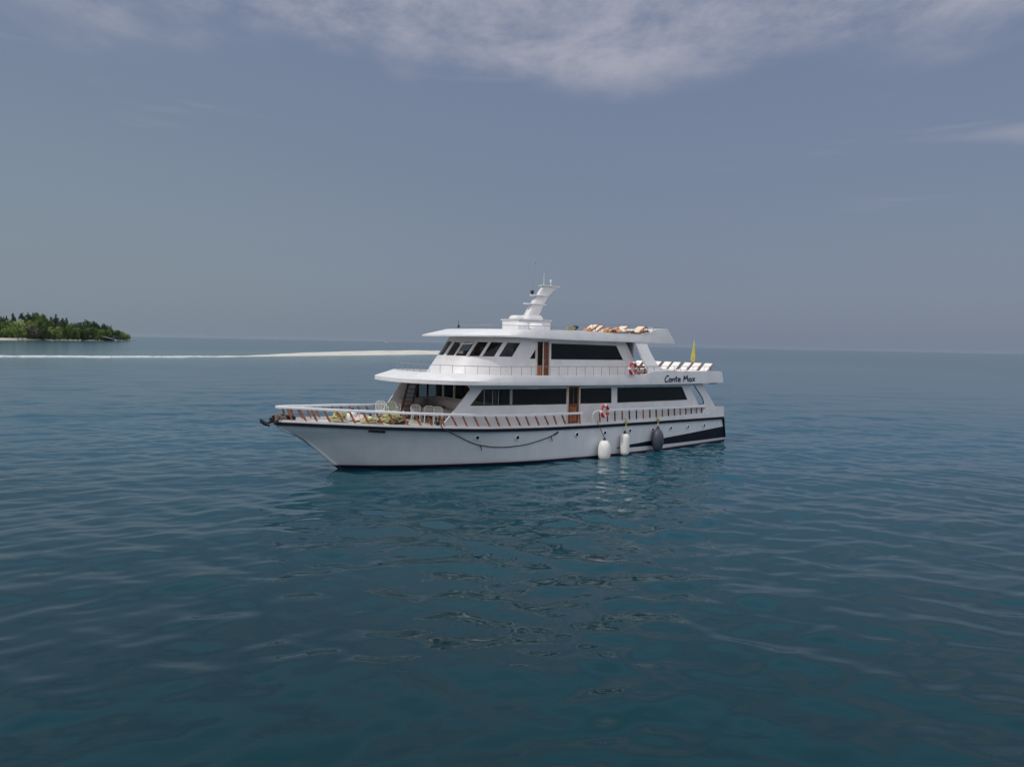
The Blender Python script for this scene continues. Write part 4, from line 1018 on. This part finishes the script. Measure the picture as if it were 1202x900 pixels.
# fenders
def fender(s, z0, z1, r, prof, body, rope, lab, top_z, s_top):
    b = max(hull_b(s, .9), hull_b(s, 1.3)) + r * .92
    o = on_boat('fender', s, b, z0, 0, lab, 'fender', 'fenders hanging along the hull')
    h = z1 - z0; mb = MB(); mb.lathe([(r * a, h * f) for a, f in prof], 22); bo = mb.build('fender_body', body, o, smooth=True, ang=60)
    mb = MB(); mb.lathe([(.095, h - .04), (.085, h + .06), (.05, h + .12), (.03, h + .16)], 12); mb.build('end_cap', BLACKR, o, smooth=True)
    mb = MB(); mb.lathe([(.03, -.10), (.06, -.06), (.08, .03)], 12); mb.build('end_cap', BLACKR, o, smooth=True)
    a = Vector((0, 0, h + .12)); c = Vector((s_top - s, bd(s) + .07 - b, sheer(s) - z0 + .02)); d = Vector((s_top - s, bd(s) - .05 - b, top_z - z0))
    for off_ in ((0,) if rope is DROPE else (-.035, .035)):
        mb = MB(); v = Vector((off_, 0, 0)); mb.tube([a, a.lerp(c, .5) + v, c + v, d + v], .018, 6); mb.build('hanging_line', rope, o, smooth=True)
    if rope is YROPE:
        mb = MB()
        for k in range(3): mb.tube([(c.x + .07 * math.cos(q), c.y + .03 + .06 * math.sin(q), c.z - .02 + .05 * k) for q in [6.2832 * j / 10 for j in range(10)]], .02, 5, closed_path=True)
        mb.build('knot', rope, o, smooth=True)
P_egg = [(.08, 0), (.42, .015), (.68, .06), (.88, .15), (.97, .28), (1, .42), (.98, .58), (.92, .72), (.80, .84), (.62, .93), (.40, .98), (.2, 1)]
P_cyl = [(.1, 0), (.5, .02), (.80, .06), (.95, .12), (1, .20), (1, .80), (.95, .88), (.80, .94), (.5, .98), (.2, 1)]
P_pt = [(.08, 0), (.30, .03), (.62, .12), (.86, .25), (.98, .40), (1, .52), (.96, .66), (.82, .80), (.55, .92), (.30, .98), (.14, 1)]
fender(12.75, -.10, 1.02, .36, P_egg, FENDW, DROPE, 'plump white egg-shaped fender hanging below the life ring', 2.1, 13.05)
fender(11.04, .02, 1.28, .27, P_cyl, FENDW, YROPE, 'slimmer white fender on a yellow rope, between the egg-shaped and the dark one', 2.12, 10.8)
fender(8.24, -.02, 1.40, .36, P_pt, FENDB, YROPE, 'dark blue-grey pointed fender hanging over the dark hull stripe', 2.12, 8.0)

# slack mooring line against the hull
RP = [(22.62, 2.26), (22.55, 2.10), (21.97, 1.84), (21.65, 1.70), (21.08, 1.41), (20.47, 1.17), (19.66, 1.02), (18.86, .98), (17.83, 1.05), (17.0, 1.22), (16.32, 1.39), (15.95, 1.60), (15.80, 1.66), (15.84, 1.56), (16.28, 1.39)]
dense = []
for a, b in zip(RP, RP[1:]):
    k = max(2, int(math.dist(a, b) / .12))
    for j in range(k): f = j / k; dense.append((a[0] + (b[0] - a[0]) * f, a[1] + (b[1] - a[1]) * f))
for _ in range(3): dense = [dense[0]] + [tuple((a[i] + 2 * b[i] + c[i]) / 4 for i in (0, 1)) for a, b, c in zip(dense, dense[1:], dense[2:])] + [dense[-1]]
ml = on_boat('mooring_line', 0, 0, 0, 0, 'slack dark mooring line drooping along the white hull from the forward rail', 'rope')
mb = MB(); mb.tube([(s, max(hull_b(s, min(z, sheer(s))), bd(s) + .06 if z > sheer(s) - .18 else 0) + .028, z) for s, z in dense], .024, 6); mb.build('line', DROPE, ml, smooth=True)
for s, z in ((20.35, 1.13), (16.30, 1.39)):
    y = hull_b(s, z) + .05; mb = MB(); mb.tube([(s + .06, y, z + .04), (s, y + .02, z), (s - .05, y + .01, z - .10), (s - .07, y, z - .24)], .022, 6); mb.build('loose_end', DROPE, ml)

# sun loungers on the upper deck
def lounger(label, s, t, z, rz, cush, group, tilt=40, nm_='sun_lounger'):
    T_ = R(tilt); c_, s_ = math.cos(T_), math.sin(T_)
    o = on_boat(nm_, s, t, z, rz, label, 'sun lounger', group)
    mb = MB(); mb.box((.45, .29, .30), (1.30, .045, .07)); mb.box((.45, -.29, .30), (1.30, .045, .07)); mb.box((1.08, 0, .30), (.045, .62, .07)); mb.build('frame', WOOD, o, bevel=.006)
    mb = MB(); mb.box((.45, 0, .385), (1.28, .60, .09)); mb.build('mattress', cush, o, bevel=.025)
    mb = MB(); mb.box((-.17 - .40 * c_, 0, .40 + .39 * s_), (.78, .60, .08), ry=T_); mb.build('backrest_cushion', cush, o, bevel=.025)
    mb = MB()
    for y in (-.31, .31): mb.box((-.17 - .42 * c_, y, .36 + .41 * s_), (.86, .035, .06), ry=T_)
    mb.box((-.17 - .84 * c_, 0, .36 + .82 * s_), (.03, .6, .06)); mb.tube([(-.17 - .6 * c_, -.30, .36 + .6 * s_), (-.55, -.30, .28)], .018, 5); mb.tube([(-.17 - .6 * c_, .30, .36 + .6 * s_), (-.55, .30, .28)], .018, 5); mb.build('backrest_frame', WOOD, o)
    for x in (-.1, .95):
        for y in (-.28, .28):
            mb = MB(); mb.box((x, y, .135), (.06, .05, .27)); mb.build('leg', WOOD, o)
    return o
LL = ['white sun lounger nearest the yacht name, port end of the stern row', 'white sun lounger second from the port end of the stern row', 'white sun lounger just left of the closed yellow parasol', 'white sun lounger in the stern row, left of the one beside the parasol', 'white sun lounger right of the slanting roof strut', 'white sun lounger partly hidden by the slanting roof strut', 'white sun lounger mostly hidden behind the slanting roof strut', 'white sun lounger seen between the cabin end and the roof strut']
lp = None
for k, lb in enumerate(LL):
    t = 2.58 - .86 * k
    if lp is None: lp = lounger(lb, 2.55, t, 4.26, 0, CUSH, 'white sun loungers in a row on the upper deck')
    else:
        c = copy_tree(lp); c.location = wp(2.55 + .06 * math.sin(k * 3), t, 4.26); c.rotation_euler = (0, 0, BR + R(2 * math.sin(k * 2.3))); c['label'] = lb
# roof sun loungers, cushions and towels
rz0 = 6.60
r1 = lounger('roof lounger with a pale raised back, the one nearest the mast', 12.6, 2.1, rz0 - .02, 0, TANC, 'wooden loungers on the roof deck', tilt=30)
for s, t, lb in ((9.95, 1.9, 'roof lounger with a pale raised back in the middle of the roof group'), (9.2, 2.62, 'roof lounger closest to the roof edge, under orange towels'), (11.1, 1.0, 'roof lounger on the far side of the roof deck')):
    c = copy_tree(r1); c.location = wp(s, t, rz0 - .02); c['label'] = lb
def towel(s, t, z, sx_, sy_, m_, lb, seed):
    o = on_boat('towel', s, t, z, 0, lb, 'towel', 'towels spread on the roof deck'); g_ = random.Random(seed); n_ = 14; mb = MB()
    ph = [g_.uniform(0, 6) for _ in range(4)]
    rows = [[(sx_ * (i / n_ - .5), sy_ * (j / n_ - .5), .05 + .045 * math.sin(9 * i / n_ + ph[0]) + .035 * math.sin(12 * j / n_ + ph[1] + i * .4) + .02 * g_.random()) for j in range(n_ + 1)] for i in range(n_ + 1)]
    mb.rings(rows, closed=False); mb.rings([[(p[0], p[1], p[2] - .05) for p in r_] for r_ in rows], closed=False)
    mb.build('cloth', m_, o, smooth=True)
towel(9.3, 2.88, 6.96, 1.9, .34, ORANGE, 'long orange towel lying along the roof edge', 1)
towel(8.45, 2.90, 7.04, .7, .30, ORANGE, 'orange towel bunched at the curved handrail end of the roof', 2)
towel(10.9, 2.86, 7.00, .9, .36, ORANGE, 'orange towel heaped between the two raised lounger backs', 3)
towel(9.9, 2.93, 7.02, 1.0, .20, CUSH, 'white towel on top of the long orange one', 4)
for s, t, z, lb in ((11.25, 2.6, 6.98, 'orange cushion beside the heaped towel on the roof'), (10.6, 2.65, 7.02, 'orange cushion leaning at the middle roof lounger'), (12.9, 2.75, 6.95, 'orange-brown cushion at the foot of the lounger nearest the mast')):
    o = on_boat('cushion', s, t, z, .3, lb, 'cushion', 'cushions on the roof deck'); mb = MB(); mb.box((0, 0, .10), (.55, .4, .18), ry=.3); mb.build('cover', ORANGE, o, bevel=.07, smooth=True)
# horn speaker and rag at the roof edge
hs = on_boat('searchlight', 13.3, 2.2, 6.90, .5, 'black searchlight on the roof edge right of the mast lockers', 'searchlight')
mb = MB(); mb.lathe([(.05, 0), (.03, .04), (.03, .18)], 10); mb.build('stand', BLACKR, hs)
mb = MB(); mb.lathe([(.06, -.14), (.11, -.08), (.13, .10), (.12, .12)], 14, (0, 0, .30), Matrix.Rotation(R(90), 4, 'X')); mb.build('lamp_body', BLACKR, hs, smooth=True)
o = on_boat('rope_coil', 13.75, 2.3, 6.94, 0, 'little yellow-green line heaped beside the black searchlight on the roof', 'rope')
mb = MB()
for k in range(7): mb.tube([(.20 * math.cos(a) * (1 + .1 * k), .12 * math.sin(a), .04 + .03 * k + .03 * math.sin(a * 2 + k)) for a in [6.2832 * j / 12 for j in range(12)]], .02, 5, closed_path=True)
mb.build('line', YROPE, o, smooth=True)
# wooden armchair on the upper deck behind the cabin
for s, t, lb in ((8.35, 2.75, 'wooden armchair with white seat, between the cabin end and the roof strut'),):
    o = on_boat('armchair', s, t, 4.28, R(200), lb, 'armchair')
    mb = MB(); mb.box((0, 0, .42), (.5, .5, .10)); mb.build('seat_cushion', CUSH, o, bevel=.03)
    mb = MB(); mb.box((-.26, 0, .70), (.05, .52, .14)); mb.box((-.24, 0, .34), (.05, .52, .06)); mb.box((.24, 0, .34), (.05, .52, .06)); mb.build('backrest', WOOD, o)
    for y in (-.27, .27):
        mb = MB(); mb.box((0, y, .60), (.56, .05, .05)); mb.build('armrest', WOOD, o)
        for x in (-.25, .25):
            mb = MB(); mb.box((x, y, .30), (.05, .05, .60)); mb.build('leg', WOOD, o)
# closed parasol
ps = on_boat('parasol', 1.75, 1.3, 4.28, 0, 'closed yellow parasol standing among the white loungers at the stern', 'parasol')
mb = MB(); mb.tube([(0, 0, 0), (0, 0, 2.40)], .025, 8); mb.build('pole', TRIMW, ps)
mb = MB(); rg_ = []
for f in [k / 10 for k in range(11)]:
    z = 2.40 - 1.45 * f; r0 = .02 + .15 * f ** 1.1 if f < .92 else .11
    rg_.append([((r0 * (1 + .28 * math.sin(5 * a + f * 2))) * math.cos(a) + .05 * f, (r0 * (1 + .28 * math.sin(5 * a + f * 2))) * math.sin(a), z) for a in [6.2832 * k / 30 for k in range(30)]])
mb.rings(rg_); mb.build('canopy', YCLOTH, ps, smooth=True, ang=70)
mb = MB(); mb.lathe([(.22, 0), (.22, .06), (.05, .08)], 14); mb.build('base', BLACKR, ps)
# small square window-like fittings near the stern corner: bollards
for side in (1,):
    mb = MB(); mb.lathe([(.09, 0), (.07, .05), (.07, .20), (.10, .22), (.10, .26)], 12); 
    o = mb.build('mooring_bitt', BLACKR, yacht, smooth=True); o.location = (22.55, 2.7, 2.12)

# ------------------------------------------------------------------ humid air
HAZE = True
if HAZE:
    m = bpy.data.materials.new('haze_air'); m.use_nodes = True; t = m.node_tree; t.nodes.clear()
    v = nd(t, 'ShaderNodeVolumePrincipled'); v.inputs['Color'].default_value = (0.80, 0.88, 1.0, 1); v.inputs['Density'].default_value = 0.000008; v.inputs['Anisotropy'].default_value = 0.2
    o_ = nd(t, 'ShaderNodeOutputMaterial'); t.links.new(v.outputs[0], o_.inputs['Volume'])
    mb = MB(); mb.box((0, 5500, 21.0), (29000, 18500, 46.0)); hz = mb.build('haze', m); tag(hz, kind='stuff', label='thin humid sea haze between the camera and the horizon', cat='haze')
